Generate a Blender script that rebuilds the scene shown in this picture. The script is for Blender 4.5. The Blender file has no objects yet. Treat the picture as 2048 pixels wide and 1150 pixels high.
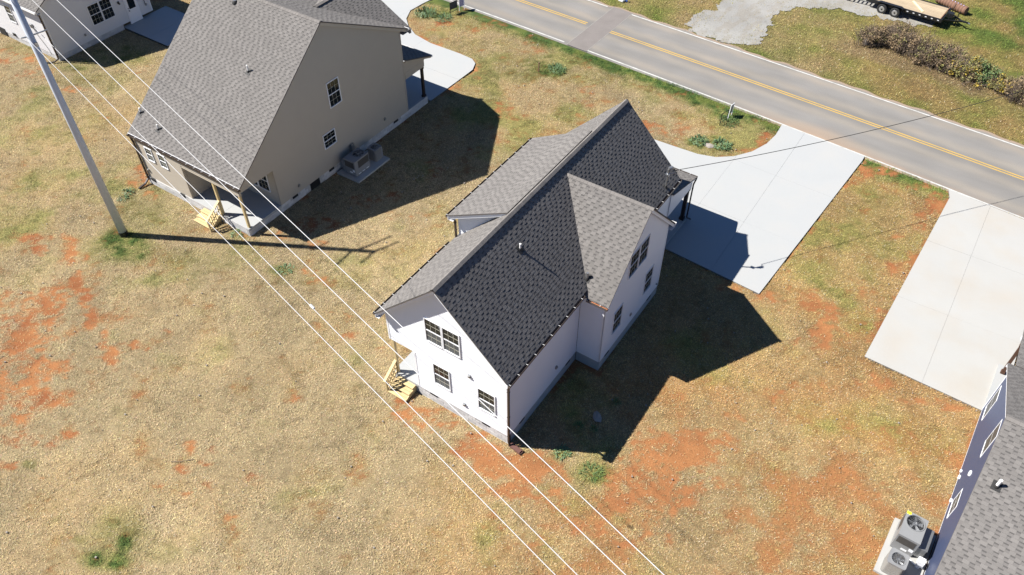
import bpy, bmesh, math, random
import numpy as np
from mathutils import Vector, Matrix
random.seed(11)
rng = np.random.default_rng(5)
sc = bpy.context.scene
COL = sc.collection

# ------------------------------------------------------------------ camera
cam_d = bpy.data.cameras.new("camera")
cam = bpy.data.objects.new("camera", cam_d)
COL.objects.link(cam)
CAM = Vector((10.864, -15.939, 30.0))
cam.location = CAM
cam.rotation_euler = (math.radians(90 - 46.144), 0.0, math.radians(33.801))
cam_d.sensor_width = 36.0
cam_d.lens = 28.0
cam_d.clip_start = 0.1
cam_d.clip_end = 3000.0
sc.camera = cam

# ------------------------------------------------------------------ sky, sun, exposure
SUN = Vector((-0.80, -0.43, 1.0)).normalized()
world = bpy.data.worlds.new("World")
sc.world = world
world.use_nodes = True
wn = world.node_tree
bg = wn.nodes["Background"]
sky = wn.nodes.new("ShaderNodeTexSky")
sky.sky_type = 'NISHITA'
sky.sun_disc = False
sky.sun_elevation = math.asin(SUN.z)
sky.sun_rotation = math.atan2(SUN.x, SUN.y)
sky.air_density = 0.8
sky.dust_density = 0.0
sky.ozone_density = 10.0
wn.links.new(sky.outputs[0], bg.inputs[0])
bg.inputs[1].default_value = 0.05
sun_d = bpy.data.lights.new("sun", 'SUN')
sun_d.energy = 5.0
sun_d.angle = math.radians(0.5)
sun_d.color = (1.0, 0.955, 0.89)
sun_o = bpy.data.objects.new("sun", sun_d)
sun_o.rotation_euler = SUN.to_track_quat('Z', 'Y').to_euler()
sun_o.location = (0, 0, 60)
COL.objects.link(sun_o)
sc.view_settings.view_transform = 'Standard'
sc.view_settings.look = 'None'
sc.view_settings.gamma = 1.0
sc.view_settings.use_curve_mapping = False
sc.cycles.diffuse_bounces = 2
sc.view_settings.exposure = 1.12

# ------------------------------------------------------------------ helpers
def tag(o, label=None, cat=None, group=None, kind=None):
    if label: o["label"] = label
    if cat: o["category"] = cat
    if group: o["group"] = group
    if kind: o["kind"] = kind
    return o

class MB:
    """collects faces of one mesh; off = origin of the thing they belong to"""
    def __init__(self):
        self.v = []; self.f = []; self.m = []
    def poly(self, pts, mi=0):
        n = len(self.v)
        self.v.extend([tuple(p) for p in pts])
        self.f.append(tuple(range(n, n + len(pts)))); self.m.append(mi)
    def prism(self, pts, vec, mi=0):
        """closed solid: polygon pts swept along vec"""
        vec = Vector(vec); a = [Vector(p) for p in pts]; b = [p + vec for p in a]
        nrm = Vector((0, 0, 0))
        for i in range(len(a)):
            nrm += a[i].cross(a[(i + 1) % len(a)])
        if nrm.dot(vec) > 0: a, b = b, a
        n = len(self.v); k = len(a)
        self.v.extend([tuple(p) for p in a]); self.v.extend([tuple(p) for p in b])
        self.f.append(tuple(range(n, n + k))); self.m.append(mi)
        self.f.append(tuple(range(n + 2 * k - 1, n + k - 1, -1))); self.m.append(mi)
        for i in range(k):
            j = (i + 1) % k
            self.f.append((n + i, n + k + i, n + k + j, n + j)); self.m.append(mi)
    def box(self, x0, x1, y0, y1, z0, z1, mi=0):
        self.prism([(x0, y0, z0), (x1, y0, z0), (x1, y1, z0), (x0, y1, z0)], (0, 0, z1 - z0), mi)
    def obox(self, F, s, n, z, mi=0):
        """box in a wall frame F=(O,S,N): along the wall, out of the wall, up"""
        O, S, N = F
        p = lambda a, b, c: O + S * a + N * b + Vector((0, 0, c))
        self.prism([p(s[0], n[0], z[0]), p(s[1], n[0], z[0]), p(s[1], n[1], z[0]), p(s[0], n[1], z[0])], (0, 0, z[1] - z[0]), mi)
    def bar(self, p, q, w, h=None, mi=0, up=(0, 0, 1)):
        p = Vector(p); q = Vector(q); h = h or w
        d = (q - p).normalized(); u = Vector(up)
        if abs(d.dot(u)) > .98: u = Vector((0, 1, 0))
        s = d.cross(u).normalized(); t = s.cross(d)
        c = [p + s * (a * w / 2) + t * (b * h / 2) for a, b in ((-1, -1), (1, -1), (1, 1), (-1, 1))]
        self.prism(c, q - p, mi)
    def tube(self, pts, r, n=8, mi=0, caps=True):
        pts = [Vector(p) for p in pts]
        rs = r if isinstance(r, (list, tuple)) else [r] * len(pts)
        base = len(self.v)
        for i, p in enumerate(pts):
            d = (pts[min(i + 1, len(pts) - 1)] - pts[max(i - 1, 0)]).normalized()
            u = Vector((0, 0, 1)) if abs(d.z) < .95 else Vector((1, 0, 0))
            s = d.cross(u).normalized(); t = s.cross(d)
            for k in range(n):
                a = 2 * math.pi * k / n
                self.v.append(tuple(p + s * (math.cos(a) * rs[i]) + t * (math.sin(a) * rs[i])))
        for i in range(len(pts) - 1):
            for k in range(n):
                a = base + i * n + k; b = base + i * n + (k + 1) % n
                self.f.append((a, a + n, b + n, b)); self.m.append(mi)
        if caps:
            self.f.append(tuple(base + k for k in range(n))); self.m.append(mi)
            e = base + (len(pts) - 1) * n
            self.f.append(tuple(e + k for k in range(n - 1, -1, -1))); self.m.append(mi)
    def ring(self, c, r0, r1, z0, z1, n=28, mi=0):
        c = Vector(c); b = len(self.v)
        for k in range(n):
            a = 2 * math.pi * k / n
            for r, z in ((r0, z0), (r1, z0), (r1, z1), (r0, z1)):
                self.v.append((c.x + r * math.cos(a), c.y + r * math.sin(a), c.z + z))
        for k in range(n):
            i = b + 4 * k; j = b + 4 * ((k + 1) % n)
            for q in range(4):
                w = (q + 1) % 4
                self.f.append((i + q, j + q, j + w, i + w)); self.m.append(mi)
    def mesh(self, name, mats, off=(0, 0, 0), smooth=False):
        me = bpy.data.meshes.new(name)
        ox, oy, oz = off
        me.from_pydata([(x - ox, y - oy, z - oz) for x, y, z in self.v], [], self.f)
        for m in (mats if isinstance(mats, (list, tuple)) else [mats]): me.materials.append(m)
        if any(self.m): me.polygons.foreach_set("material_index", self.m)
        if smooth: me.polygons.foreach_set("use_smooth", [True] * len(self.f))
        me.update()
        return me
    def build(self, name, mats, parent=None, off=(0, 0, 0), smooth=False, loc=None):
        o = bpy.data.objects.new(name, self.mesh(name, mats, off, smooth))
        COL.objects.link(o)
        if parent: o.parent = parent
        if loc: o.location = loc
        return o

def empty(name, loc, rz=0.0):
    o = bpy.data.objects.new(name, None)
    o.empty_display_size = .3
    o.location = loc; o.rotation_euler = (0, 0, rz)
    COL.objects.link(o)
    return o

def inst(name, mesh, M, parent):
    o = bpy.data.objects.new(name, mesh)
    COL.objects.link(o); o.parent = parent
    o.matrix_local = M
    return o

def copy_tree(o, parent=None):
    c = o.copy(); COL.objects.link(c)
    if parent: c.parent = parent
    for ch in list(o.children): copy_tree(ch, c)
    return c

def clip(poly, a, b, c):
    """half plane a*x+b*y>=c of a 2-D polygon"""
    out = []
    for i in range(len(poly)):
        p, q = poly[i], poly[(i + 1) % len(poly)]
        dp = a * p[0] + b * p[1] - c; dq = a * q[0] + b * q[1] - c
        if dp >= 0: out.append(p)
        if (dp >= 0) != (dq >= 0):
            t = dp / (dp - dq)
            out.append((p[0] + (q[0] - p[0]) * t, p[1] + (q[1] - p[1]) * t))
    return out

def inside(px, py, poly):
    px = np.asarray(px); py = np.asarray(py)
    r = np.zeros(px.shape, bool); n = len(poly)
    for i in range(n):
        x0, y0 = poly[i][0], poly[i][1]; x1, y1 = poly[(i + 1) % n][0], poly[(i + 1) % n][1]
        if y0 == y1: continue
        c = ((y0 > py) != (y1 > py)) & (px < (x1 - x0) * (py - y0) / (y1 - y0) + x0)
        r ^= c
    return r

TAB = rng.random((256, 256))
def vnoise(x, y, s=0):
    x = x + s * 17.31; y = y + s * 9.77
    xi = np.floor(x).astype(int); yi = np.floor(y).astype(int)
    fx = x - xi; fy = y - yi
    fx = fx * fx * (3 - 2 * fx); fy = fy * fy * (3 - 2 * fy)
    a = TAB[xi & 255, yi & 255]; b = TAB[(xi + 1) & 255, yi & 255]
    c = TAB[xi & 255, (yi + 1) & 255]; d = TAB[(xi + 1) & 255, (yi + 1) & 255]
    return (a * (1 - fx) + b * fx) * (1 - fy) + (c * (1 - fx) + d * fx) * fy
def fbm(x, y, scale, octv=4, s=0):
    x = np.asarray(x, float) / scale; y = np.asarray(y, float) / scale
    t = 0; a = .5; n = 0
    for i in range(octv):
        t = t + a * vnoise(x * .8 - y * .6, x * .6 + y * .8, s + i); n += a
        x = x * 2.03; y = y * 2.03; a *= .5
    return t / n
def sstep(a, b, x):
    t = np.clip((x - a) / (b - a), 0, 1)
    return t * t * (3 - 2 * t)

# ------------------------------------------------------------------ materials
def mat(name, col, rough=.7, var=.12, scale=4.0, fine=None, bump=0.0, bscale=60.0, metal=0.0, spec=.5, rand=0.0, alt=None, altamt=.5, altscale=1.2):
    m = bpy.data.materials.new(name); m.use_nodes = True
    nt = m.node_tree; L = nt.links.new; P = nt.nodes["Principled BSDF"]
    P.inputs["Roughness"].default_value = rough
    P.inputs["Metallic"].default_value = metal
    P.inputs["Specular IOR Level"].default_value = spec
    tc = nt.nodes.new("ShaderNodeNewGeometry")
    def noise(s, d=4):
        n = nt.nodes.new("ShaderNodeTexNoise"); n.inputs["Scale"].default_value = s; n.inputs["Detail"].default_value = d
        L(tc.outputs["Position"], n.inputs["Vector"]); return n
    def math_(op, a, b):
        n = nt.nodes.new("ShaderNodeMath"); n.operation = op
        for i, q in enumerate((a, b)):
            if isinstance(q, (int, float)): n.inputs[i].default_value = q
            else: L(q, n.inputs[i])
        return n.outputs[0]
    n1 = noise(scale)
    f = math_('MULTIPLY_ADD', n1.outputs["Fac"], 2 * var); f.node.inputs[2].default_value = 1 - var
    if fine:
        n2 = noise(fine[0], 2)
        g = math_('MULTIPLY_ADD', n2.outputs["Fac"], 2 * fine[1]); g.node.inputs[2].default_value = 1 - fine[1]
        f = math_('MULTIPLY', f, g)
    if rand:
        oi = nt.nodes.new("ShaderNodeObjectInfo")
        r = math_('FRACT', math_('ADD', oi.outputs["Random"], tc.outputs["Random Per Island"]), 0)
        g = math_('MULTIPLY_ADD', r, 2 * rand); g.node.inputs[2].default_value = 1 - rand
        f = math_('MULTIPLY', f, g)
    src = None
    if alt:
        mx = nt.nodes.new("ShaderNodeMix"); mx.data_type = 'RGBA'
        mx.inputs[6].default_value = (*col, 1); mx.inputs[7].default_value = (*alt, 1)
        n3 = noise(altscale, 5)
        rp = nt.nodes.new("ShaderNodeMapRange"); rp.inputs[1].default_value = .45; rp.inputs[2].default_value = .75; rp.inputs[4].default_value = altamt
        L(n3.outputs["Fac"], rp.inputs[0]); L(rp.outputs[0], mx.inputs[0])
        src = mx.outputs[2]
    vm = nt.nodes.new("ShaderNodeVectorMath"); vm.operation = 'SCALE'
    if src: L(src, vm.inputs[0])
    else: vm.inputs[0].default_value = col
    L(f, vm.inputs["Scale"])
    L(vm.outputs[0], P.inputs["Base Color"])
    if bump:
        nb = noise(bscale, 4); b = nt.nodes.new("ShaderNodeBump"); b.inputs["Strength"].default_value = bump; b.inputs["Distance"].default_value = .02
        L(nb.outputs["Fac"], b.inputs["Height"]); L(b.outputs[0], P.inputs["Normal"])
    return m

def attr_mat(name, fine=30.0, amt=.25, rough=.95, bump=.3):
    """base colour from the mesh's own 'tone' attribute (bare soil, straw, green), with fine grain"""
    m = bpy.data.materials.new(name); m.use_nodes = True
    nt = m.node_tree; L = nt.links.new; P = nt.nodes["Principled BSDF"]
    P.inputs["Roughness"].default_value = rough; P.inputs["Specular IOR Level"].default_value = .15
    a = nt.nodes.new("ShaderNodeAttribute"); a.attribute_name = "tone"
    if not fine:
        L(a.outputs["Color"], P.inputs["Base Color"]); return m
    g = nt.nodes.new("ShaderNodeNewGeometry")
    n = nt.nodes.new("ShaderNodeTexNoise"); n.inputs["Scale"].default_value = fine; n.inputs["Detail"].default_value = 5
    L(g.outputs["Position"], n.inputs["Vector"])
    r = nt.nodes.new("ShaderNodeMapRange"); r.inputs[1].default_value = .25; r.inputs[2].default_value = .75
    r.inputs[3].default_value = 1 - amt; r.inputs[4].default_value = 1 + amt
    L(n.outputs["Fac"], r.inputs[0])
    v = nt.nodes.new("ShaderNodeVectorMath"); v.operation = 'SCALE'
    L(a.outputs["Color"], v.inputs[0]); L(r.outputs[0], v.inputs["Scale"]); L(v.outputs[0], P.inputs["Base Color"])
    b = nt.nodes.new("ShaderNodeBump"); b.inputs["Strength"].default_value = bump; b.inputs["Distance"].default_value = .04
    L(n.outputs["Fac"], b.inputs["Height"]); L(b.outputs[0], P.inputs["Normal"])
    return m

M = {}
M['white_siding'] = mat("white vinyl siding", (.70, .72, .755), .45, .03, 1.5)
M['white_trim'] = mat("white trim", (.72, .735, .76), .45, .03, 3)
M['tan_siding'] = mat("tan vinyl siding", (.37, .33, .272), .5, .04, 1.2)
M['tan_trim'] = mat("tan trim", (.38, .34, .285), .5, .04, 2)
M['navy_siding'] = mat("navy vinyl siding", (.042, .055, .105), .45, .08, 1.2)
M['far_siding'] = mat("pale grey siding", (.58, .58, .59), .5, .03, 1.2)
M['shingle'] = mat("grey asphalt shingle", (.160, .151, .143), .92, .10, .6, fine=(120, .25), bump=.35, bscale=150, rand=.09, spec=.15)
M['shingle_base'] = mat("grey asphalt shingle lower layer", (.140, .132, .126), .92, .10, .6, fine=(120, .22), bump=.35, bscale=150, rand=.05, spec=.15)
M['shingle_band'] = mat("dark shingle shadow line granules", (.085, .081, .078), .92, .15, 3, fine=(120, .2), spec=.15)
M['ridge'] = mat("ridge cap shingle", (.165, .154, .145), .92, .12, .8, fine=(100, .25), bump=.3, bscale=150, rand=.10, spec=.15)
M['deckwood'] = mat("roof deck edge", (.09, .08, .075), .9, .1, 3)
M['brown_metal'] = mat("dark brown aluminium", (.030, .019, .017), .4, .15, 4, spec=.5)
M['gutter'] = mat("brown gutter", (.095, .078, .070), .5, .15, 4)
M['white_metal'] = mat("white aluminium", (.78, .78, .78), .35, .04, 4)
M['block'] = mat("grey concrete block", (.47, .465, .46), .9, .14, 3, fine=(70, .14), bump=.4, bscale=80, rand=.16)
M['mortar'] = mat("grey mortar", (.36, .355, .345), .95, .12, 6, fine=(60, .15), bump=.3)
M['parge'] = mat("parged foundation", (.33, .335, .335), .9, .12, 1.5, fine=(50, .1), bump=.25)
M['concrete'] = mat("fresh pale concrete", (.325, .335, .335), .85, .05, .5, fine=(25, .05), bump=.12, bscale=40, alt=(.335, .325, .305), altamt=.4, altscale=.5)
M['concrete_warm'] = mat("pale concrete with clay dust", (.34, .338, .322), .85, .05, .5, fine=(25, .05), bump=.12, bscale=40, alt=(.34, .30, .245), altamt=.5, altscale=.45)
M['muntin'] = mat("cream window grid", (.42, .41, .34), .5, .05, 3)
M['hanger'] = mat("aluminium hanger", (.50, .50, .50), .4, .05, 3)
M['dark_wood'] = mat("brown stained post", (.075, .035, .02), .6, .15, 4)
M['joint'] = mat("concrete joint", (.235, .225, .21), .95, .1, 5)
M['glass'] = mat("dark window glass", (.010, .014, .016), .06, .2, 2, spec=.45)
M['glass_grey'] = mat("greyish window glass", (.055, .058, .06), .35, .25, 2, spec=.12)
M['screen'] = mat("grey insect screen", (.085, .092, .095), .6, .12, 6, spec=.3)
M['wood'] = mat("fresh treated pine", (.50, .385, .195), .7, .14, 5, fine=(40, .10), rand=.10)
M['dark_post'] = mat("dark stained post", (.018, .012, .011), .55, .2, 6)
M['door'] = mat("white door", (.76, .76, .77), .4, .03, 3)
M['black'] = mat("black paint", (.012, .012, .013), .45, .2, 4)
M['vent_dark'] = mat("black foundation vent", (.015, .015, .015), .8, .2, 8)
M['pvc'] = mat("white pvc pipe", (.80, .80, .78), .4, .04, 5)
M['rubber'] = mat("black rubber boot", (.02, .02, .02), .7, .2, 8)
M['galv'] = mat("galvanised steel", (.34, .35, .36), .38, .12, 8, metal=.75)
M['pole'] = mat("pale painted steel pole", (.47, .51, .57), .45, .06, 1.5, fine=(12, .05), metal=0.0)
M['wire'] = mat("bright aluminium conductor", (.44, .44, .44), .5, .05, 3)
M['cable'] = mat("black service cable", (.015, .015, .016), .6, .1, 3)
M['unit'] = mat("light grey enamel", (.21, .215, .22), .4, .05, 3)
M['unit2'] = mat("beige grey enamel", (.22, .215, .20), .45, .05, 3)
M['grille'] = mat("dark coil grille", (.06, .055, .05), .6, .2, 30)
M['fan'] = mat("grey fan blade", (.30, .31, .32), .35, .1, 4, metal=.5)
M['yellow'] = mat("yellow sticker", (.80, .74, .03), .5, .03, 3)
M['paint_white'] = mat("worn white road paint", (.44, .44, .42), .8, .12, 3, fine=(14, .18), alt=(.19, .185, .175), altamt=.6, altscale=2.0)
M['paint_yellow'] = mat("worn yellow road paint", (.43, .28, .07), .8, .10, 3, fine=(14, .15), alt=(.24, .19, .11), altamt=.6, altscale=1.5)
M['stone'] = mat("pale stone", (.27, .24, .21), .9, .2, 8, bump=.5, bscale=20)
M['sign_dark'] = mat("dark blue sign face", (.03, .035, .06), .4, .3, 9)
M['sign_pale'] = mat("pale lilac sign face", (.40, .36, .52), .5, .2, 6)
M['plank'] = mat("weathered trailer plank", (.36, .285, .19), .8, .16, 2, fine=(30, .15), rand=.14)
M['rust'] = mat("rusty brown steel", (.16, .085, .055), .85, .3, 5, fine=(30, .2))
M['tyre'] = mat("black tyre rubber", (.018, .018, .018), .85, .2, 6)
M['rim'] = mat("silver wheel rim", (.55, .56, .58), .3, .05, 4, metal=.7)
M['pale_lumber'] = mat("pale new lumber", (.70, .58, .36), .7, .06, 3)
M['splash'] = mat("brown plastic splash channel", (.115, .055, .045), .5, .1, 5)
M['copper'] = mat("orange dust in gutter", (.34, .12, .045), .8, .3, 6)
M['twig'] = mat("dry brown twigs", (.15, .115, .085), .9, .25, 3, rand=.25)
M['leaf_brown'] = mat("dead brown leaves", (.185, .13, .07), .8, .25, 2, rand=.4)
M['leaf_olive'] = mat("olive leaves", (.16, .15, .045), .75, .25, 2, rand=.4)
M['leaf_yellow'] = mat("yellow leaves", (.34, .25, .03), .75, .25, 2, rand=.35)
M['leaf_green'] = mat("green leaves", (.085, .14, .042), .7, .25, 2, rand=.4)
M['weed'] = mat("bluish green weed leaves", (.10, .17, .075), .6, .2, 3, rand=.4)
CLAY_B = [(-25.43,-7.00,1.28,0.85,0.93,-0.61,0.90),(-24.63,-6.25,1.07,0.71,0.77,-0.52,0.90),(-24.10,-8.14,1.24,0.83,1.17,-0.76,1.00),
(-22.77,-7.64,0.62,0.41,1.28,-0.86,0.90),(-22.62,-8.69,1.42,0.94,1.12,-0.73,1.00),(-23.24,-6.77,0.52,0.35,0.59,-0.40,0.80),
(-21.18,-10.27,1.36,0.91,1.17,-0.75,1.00),(-21.14,-9.00,1.19,0.79,0.80,-0.53,1.00),(-19.63,-10.27,1.34,0.89,0.63,-0.41,0.90),
(-19.63,-11.27,1.13,0.75,0.62,-0.40,0.80),(-24.50,-5.32,0.43,0.29,0.38,-0.26,0.60),(-22.55,-9.40,0.80,0.53,0.83,-0.53,1.00),
(-26.70,-3.17,0.32,0.21,0.95,-0.67,1.00),(-24.65,-4.32,0.26,0.18,0.79,-0.56,1.00),(-23.00,-4.96,0.30,0.20,0.72,-0.52,1.00),
(-21.56,-5.65,0.27,0.18,0.68,-0.50,1.00),(-19.92,-6.13,0.27,0.18,0.59,-0.44,1.00),(-18.64,-6.60,0.30,0.20,0.57,-0.43,1.00),
(-28.17,-2.45,0.42,0.28,0.36,-0.25,0.80),(-26.29,-3.83,0.31,0.21,0.40,-0.28,0.70),(-25.80,-3.04,0.23,0.15,0.27,-0.19,0.80),
(-29.27,-3.43,0.81,0.54,0.29,-0.20,0.90),(-28.29,-3.99,0.41,0.27,0.64,-0.43,0.80),(-27.24,-5.38,0.33,0.22,0.34,-0.22,0.70),
(-25.41,-4.84,0.26,0.18,0.26,-0.18,0.70),(-18.33,-5.45,0.28,0.19,0.21,-0.16,0.80),(-17.46,-5.25,0.40,0.27,0.15,-0.12,0.50),
(-19.99,-4.60,0.38,0.25,0.25,-0.19,0.70),(-18.10,-4.13,0.52,0.35,0.26,-0.22,0.50),(-18.05,-11.80,0.92,0.61,0.42,-0.27,0.80),
(-16.83,-11.15,0.46,0.31,0.32,-0.22,0.80),(-16.44,-10.42,0.33,0.22,0.18,-0.13,0.70),(-17.35,-12.85,0.36,0.24,0.27,-0.17,0.70),
(-15.88,-12.75,0.44,0.29,0.21,-0.14,0.30),(-11.60,-7.81,0.26,0.17,0.28,-0.24,0.80),(-10.49,-7.37,0.29,0.19,0.23,-0.21,0.90),
(-10.89,-8.83,0.29,0.19,0.19,-0.16,0.80),(-10.37,-8.04,0.22,0.14,0.19,-0.17,0.80),(-9.35,-8.67,0.25,0.16,0.22,-0.19,0.80),
(-9.86,-9.57,0.21,0.14,0.15,-0.12,0.80),(-8.03,-7.50,0.28,0.19,0.21,-0.20,0.90),(-11.10,-9.84,0.25,0.16,0.15,-0.12,0.60),
(-7.08,-7.99,0.24,0.16,0.17,-0.16,0.60),(-11.01,-12.87,0.33,0.22,0.14,-0.11,0.50),(-7.60,-9.16,0.34,0.23,0.17,-0.15,0.50),
(-8.91,-12.60,0.41,0.27,0.20,-0.16,0.50),(-14.82,2.68,0.49,0.32,0.31,-0.33,0.50),(-13.90,2.85,0.31,0.20,0.25,-0.27,0.50),
(-18.22,-0.48,0.35,0.23,0.22,-0.20,0.50),(-9.91,0.74,0.37,0.25,0.22,-0.24,0.70),(-13.37,-0.59,0.42,0.28,0.19,-0.19,0.40),
(-9.49,-3.49,0.38,0.26,0.20,-0.20,0.50),(-7.03,-4.13,0.30,0.20,0.14,-0.15,0.40),(-5.59,-4.10,0.25,0.17,0.14,-0.15,0.40),
(-8.17,0.95,0.24,0.16,0.28,-0.33,0.70),(-4.28,-1.02,0.72,0.48,0.37,-0.46,1.00),(-5.18,-0.62,0.42,0.28,0.18,-0.22,0.90),
(-3.50,-1.46,0.37,0.25,0.16,-0.21,0.70),(-6.68,-0.07,0.39,0.26,0.30,-0.36,0.80),(-5.84,2.50,0.20,0.13,0.15,-0.20,0.30),
(-0.86,-0.94,0.82,0.55,0.29,-0.41,1.00),(0.28,-1.08,0.98,0.66,0.34,-0.50,1.00),(1.36,-0.36,0.89,0.60,0.39,-0.61,1.00),
(1.31,-1.83,0.70,0.47,0.23,-0.35,0.90),(2.78,-1.41,0.69,0.46,0.30,-0.48,0.75),(3.04,0.18,0.71,0.47,0.22,-0.37,0.60),
(1.73,-3.19,0.85,0.57,0.25,-0.36,0.50),(3.44,-2.84,1.00,0.67,0.28,-0.45,0.60),(-1.41,-1.31,0.36,0.24,0.15,-0.20,0.80),
(-2.73,-0.63,0.56,0.37,0.13,-0.17,0.80),(-1.31,-0.32,0.55,0.37,0.11,-0.15,0.90),(5.10,1.27,0.70,0.47,0.17,-0.31,0.70),
(6.04,3.66,1.54,1.03,0.44,-0.90,1.00),(5.98,1.85,1.06,0.71,0.37,-0.74,0.90),(7.12,4.39,0.91,0.61,0.42,-0.92,0.80),
(7.46,5.23,1.10,0.73,0.26,-0.59,0.70),(7.27,1.59,1.21,0.81,0.30,-0.62,0.60),(7.21,-0.57,1.00,0.67,0.19,-0.38,0.50),
(8.05,7.21,0.66,0.44,0.15,-0.36,0.70),(8.10,3.27,0.88,0.59,0.19,-0.44,0.50),(5.20,0.21,0.69,0.46,0.22,-0.40,0.60),
(5.00,-1.53,0.67,0.45,0.19,-0.34,0.50),(9.17,14.86,0.54,0.36,0.22,-0.65,0.60),(9.40,13.44,0.45,0.30,0.25,-0.74,1.00),
(8.07,15.78,0.60,0.40,0.24,-0.68,0.80),(9.04,16.01,0.38,0.26,0.16,-0.47,0.70),(7.04,14.26,0.38,0.25,0.12,-0.33,0.70),
(6.12,14.56,0.64,0.43,0.16,-0.40,1.00),(4.51,14.48,0.87,0.58,0.13,-0.30,1.00),(3.08,14.54,0.66,0.44,0.11,-0.24,0.90),
(6.58,16.96,0.31,0.21,0.39,-1.06,0.60),(8.37,12.76,0.24,0.16,0.11,-0.31,0.50),(12.20,16.88,0.19,0.13,0.54,-1.98,0.60),
(11.37,17.15,0.30,0.20,0.23,-0.82,0.80),(11.16,25.31,0.47,0.32,0.22,-0.87,0.80),(11.43,27.61,0.39,0.26,0.33,-1.38,0.70),
(10.56,23.39,0.32,0.22,0.11,-0.42,0.60),(10.88,20.28,0.35,0.24,0.15,-0.53,0.60),(9.89,18.28,0.44,0.29,0.15,-0.51,0.50),
(7.94,28.68,1.01,0.67,0.14,-0.49,0.90),(10.59,28.71,0.87,0.58,0.10,-0.39,0.90),(12.36,12.47,0.98,0.65,0.10,-0.35,0.70),
(14.61,12.59,0.76,0.51,0.06,-0.26,0.90),(15.66,12.79,0.57,0.38,0.06,-0.26,0.90),(12.25,9.05,1.11,0.74,0.16,-0.52,0.45),
(10.75,6.81,1.09,0.73,0.17,-0.49,0.40),(12.78,6.68,0.39,0.26,0.30,-0.94,0.60),(13.52,7.76,0.54,0.36,0.18,-0.61,0.50),
(14.40,6.90,0.35,0.23,0.20,-0.70,0.50),(12.99,4.06,0.51,0.34,0.10,-0.30,0.40),(8.86,9.44,0.77,0.52,0.16,-0.44,0.40),
(-47.91,7.24,1.81,1.20,0.88,-0.57,0.90),(-44.87,6.43,1.17,0.78,0.59,-0.39,0.80),(-44.58,7.41,0.89,0.59,0.59,-0.40,0.70),
(-40.56,6.99,0.86,0.57,0.33,-0.23,0.80),(-38.97,11.15,0.41,0.28,0.44,-0.35,0.70),(-37.42,9.09,0.46,0.30,0.41,-0.32,0.60),
(-29.20,3.61,0.56,0.37,0.71,-0.57,0.80),(-28.58,2.58,0.45,0.30,0.39,-0.30,0.70),(-26.89,2.32,0.39,0.26,0.44,-0.36,0.80),
(-30.26,2.62,0.30,0.20,0.32,-0.25,0.60),(-23.71,2.56,0.43,0.29,0.34,-0.29,0.70),(-20.51,2.66,0.93,0.62,0.25,-0.23,0.50),
(-15.77,4.84,0.50,0.34,0.25,-0.27,0.90),(-9.45,8.34,0.54,0.36,0.24,-0.31,0.80),(-14.43,13.46,0.45,0.30,0.41,-0.54,0.70),
(-16.25,9.14,0.97,0.65,0.42,-0.48,0.80),(-14.94,10.29,0.39,0.26,0.29,-0.35,0.80),(-12.99,9.72,0.48,0.32,0.27,-0.34,0.70),
(-16.32,7.49,0.43,0.29,0.29,-0.32,0.70),(-17.15,5.91,1.06,0.71,0.53,-0.56,0.80),(-18.19,4.21,0.93,0.62,0.41,-0.41,0.70),
(-14.24,12.72,0.30,0.20,0.23,-0.30,0.80),(-14.18,8.92,0.33,0.22,0.28,-0.33,0.60),(-15.39,13.71,0.46,0.31,0.25,-0.31,0.50),
(-13.47,16.83,0.65,0.43,0.24,-0.34,0.50),(-14.81,21.60,0.56,0.37,0.78,-1.15,0.80),(-12.55,19.69,0.53,0.36,0.30,-0.45,0.60),
(-13.73,20.58,0.38,0.25,0.50,-0.75,0.60),(-5.99,24.73,1.21,0.81,0.30,-0.59,0.80),(-3.72,25.91,0.80,0.54,0.19,-0.40,0.80),
(-5.02,26.39,0.82,0.54,0.20,-0.41,0.50),(-3.00,29.83,0.33,0.22,0.14,-0.33,0.70),(0.59,26.21,0.78,0.52,0.12,-0.29,0.90),
(0.98,27.74,0.37,0.25,0.32,-0.81,0.90),(-11.16,26.59,0.86,0.57,0.31,-0.54,0.50),(-11.95,24.59,0.70,0.47,0.25,-0.41,0.40),
(-16.83,28.80,0.42,0.28,0.23,-0.36,0.70),(-17.81,32.11,0.32,0.21,0.32,-0.51,0.60),(-18.21,29.60,0.43,0.29,0.20,-0.30,0.60),
(-20.27,27.36,1.07,0.71,0.41,-0.58,0.50),(-25.29,28.51,0.58,0.38,0.38,-0.50,0.80),(-27.90,29.67,0.46,0.31,0.30,-0.39,0.80),
(-22.85,28.74,0.63,0.42,0.27,-0.37,0.60),(-19.52,21.77,1.15,0.77,0.23,-0.30,0.60),(0.26,29.57,0.54,0.36,0.17,-0.43,0.70)]
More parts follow.
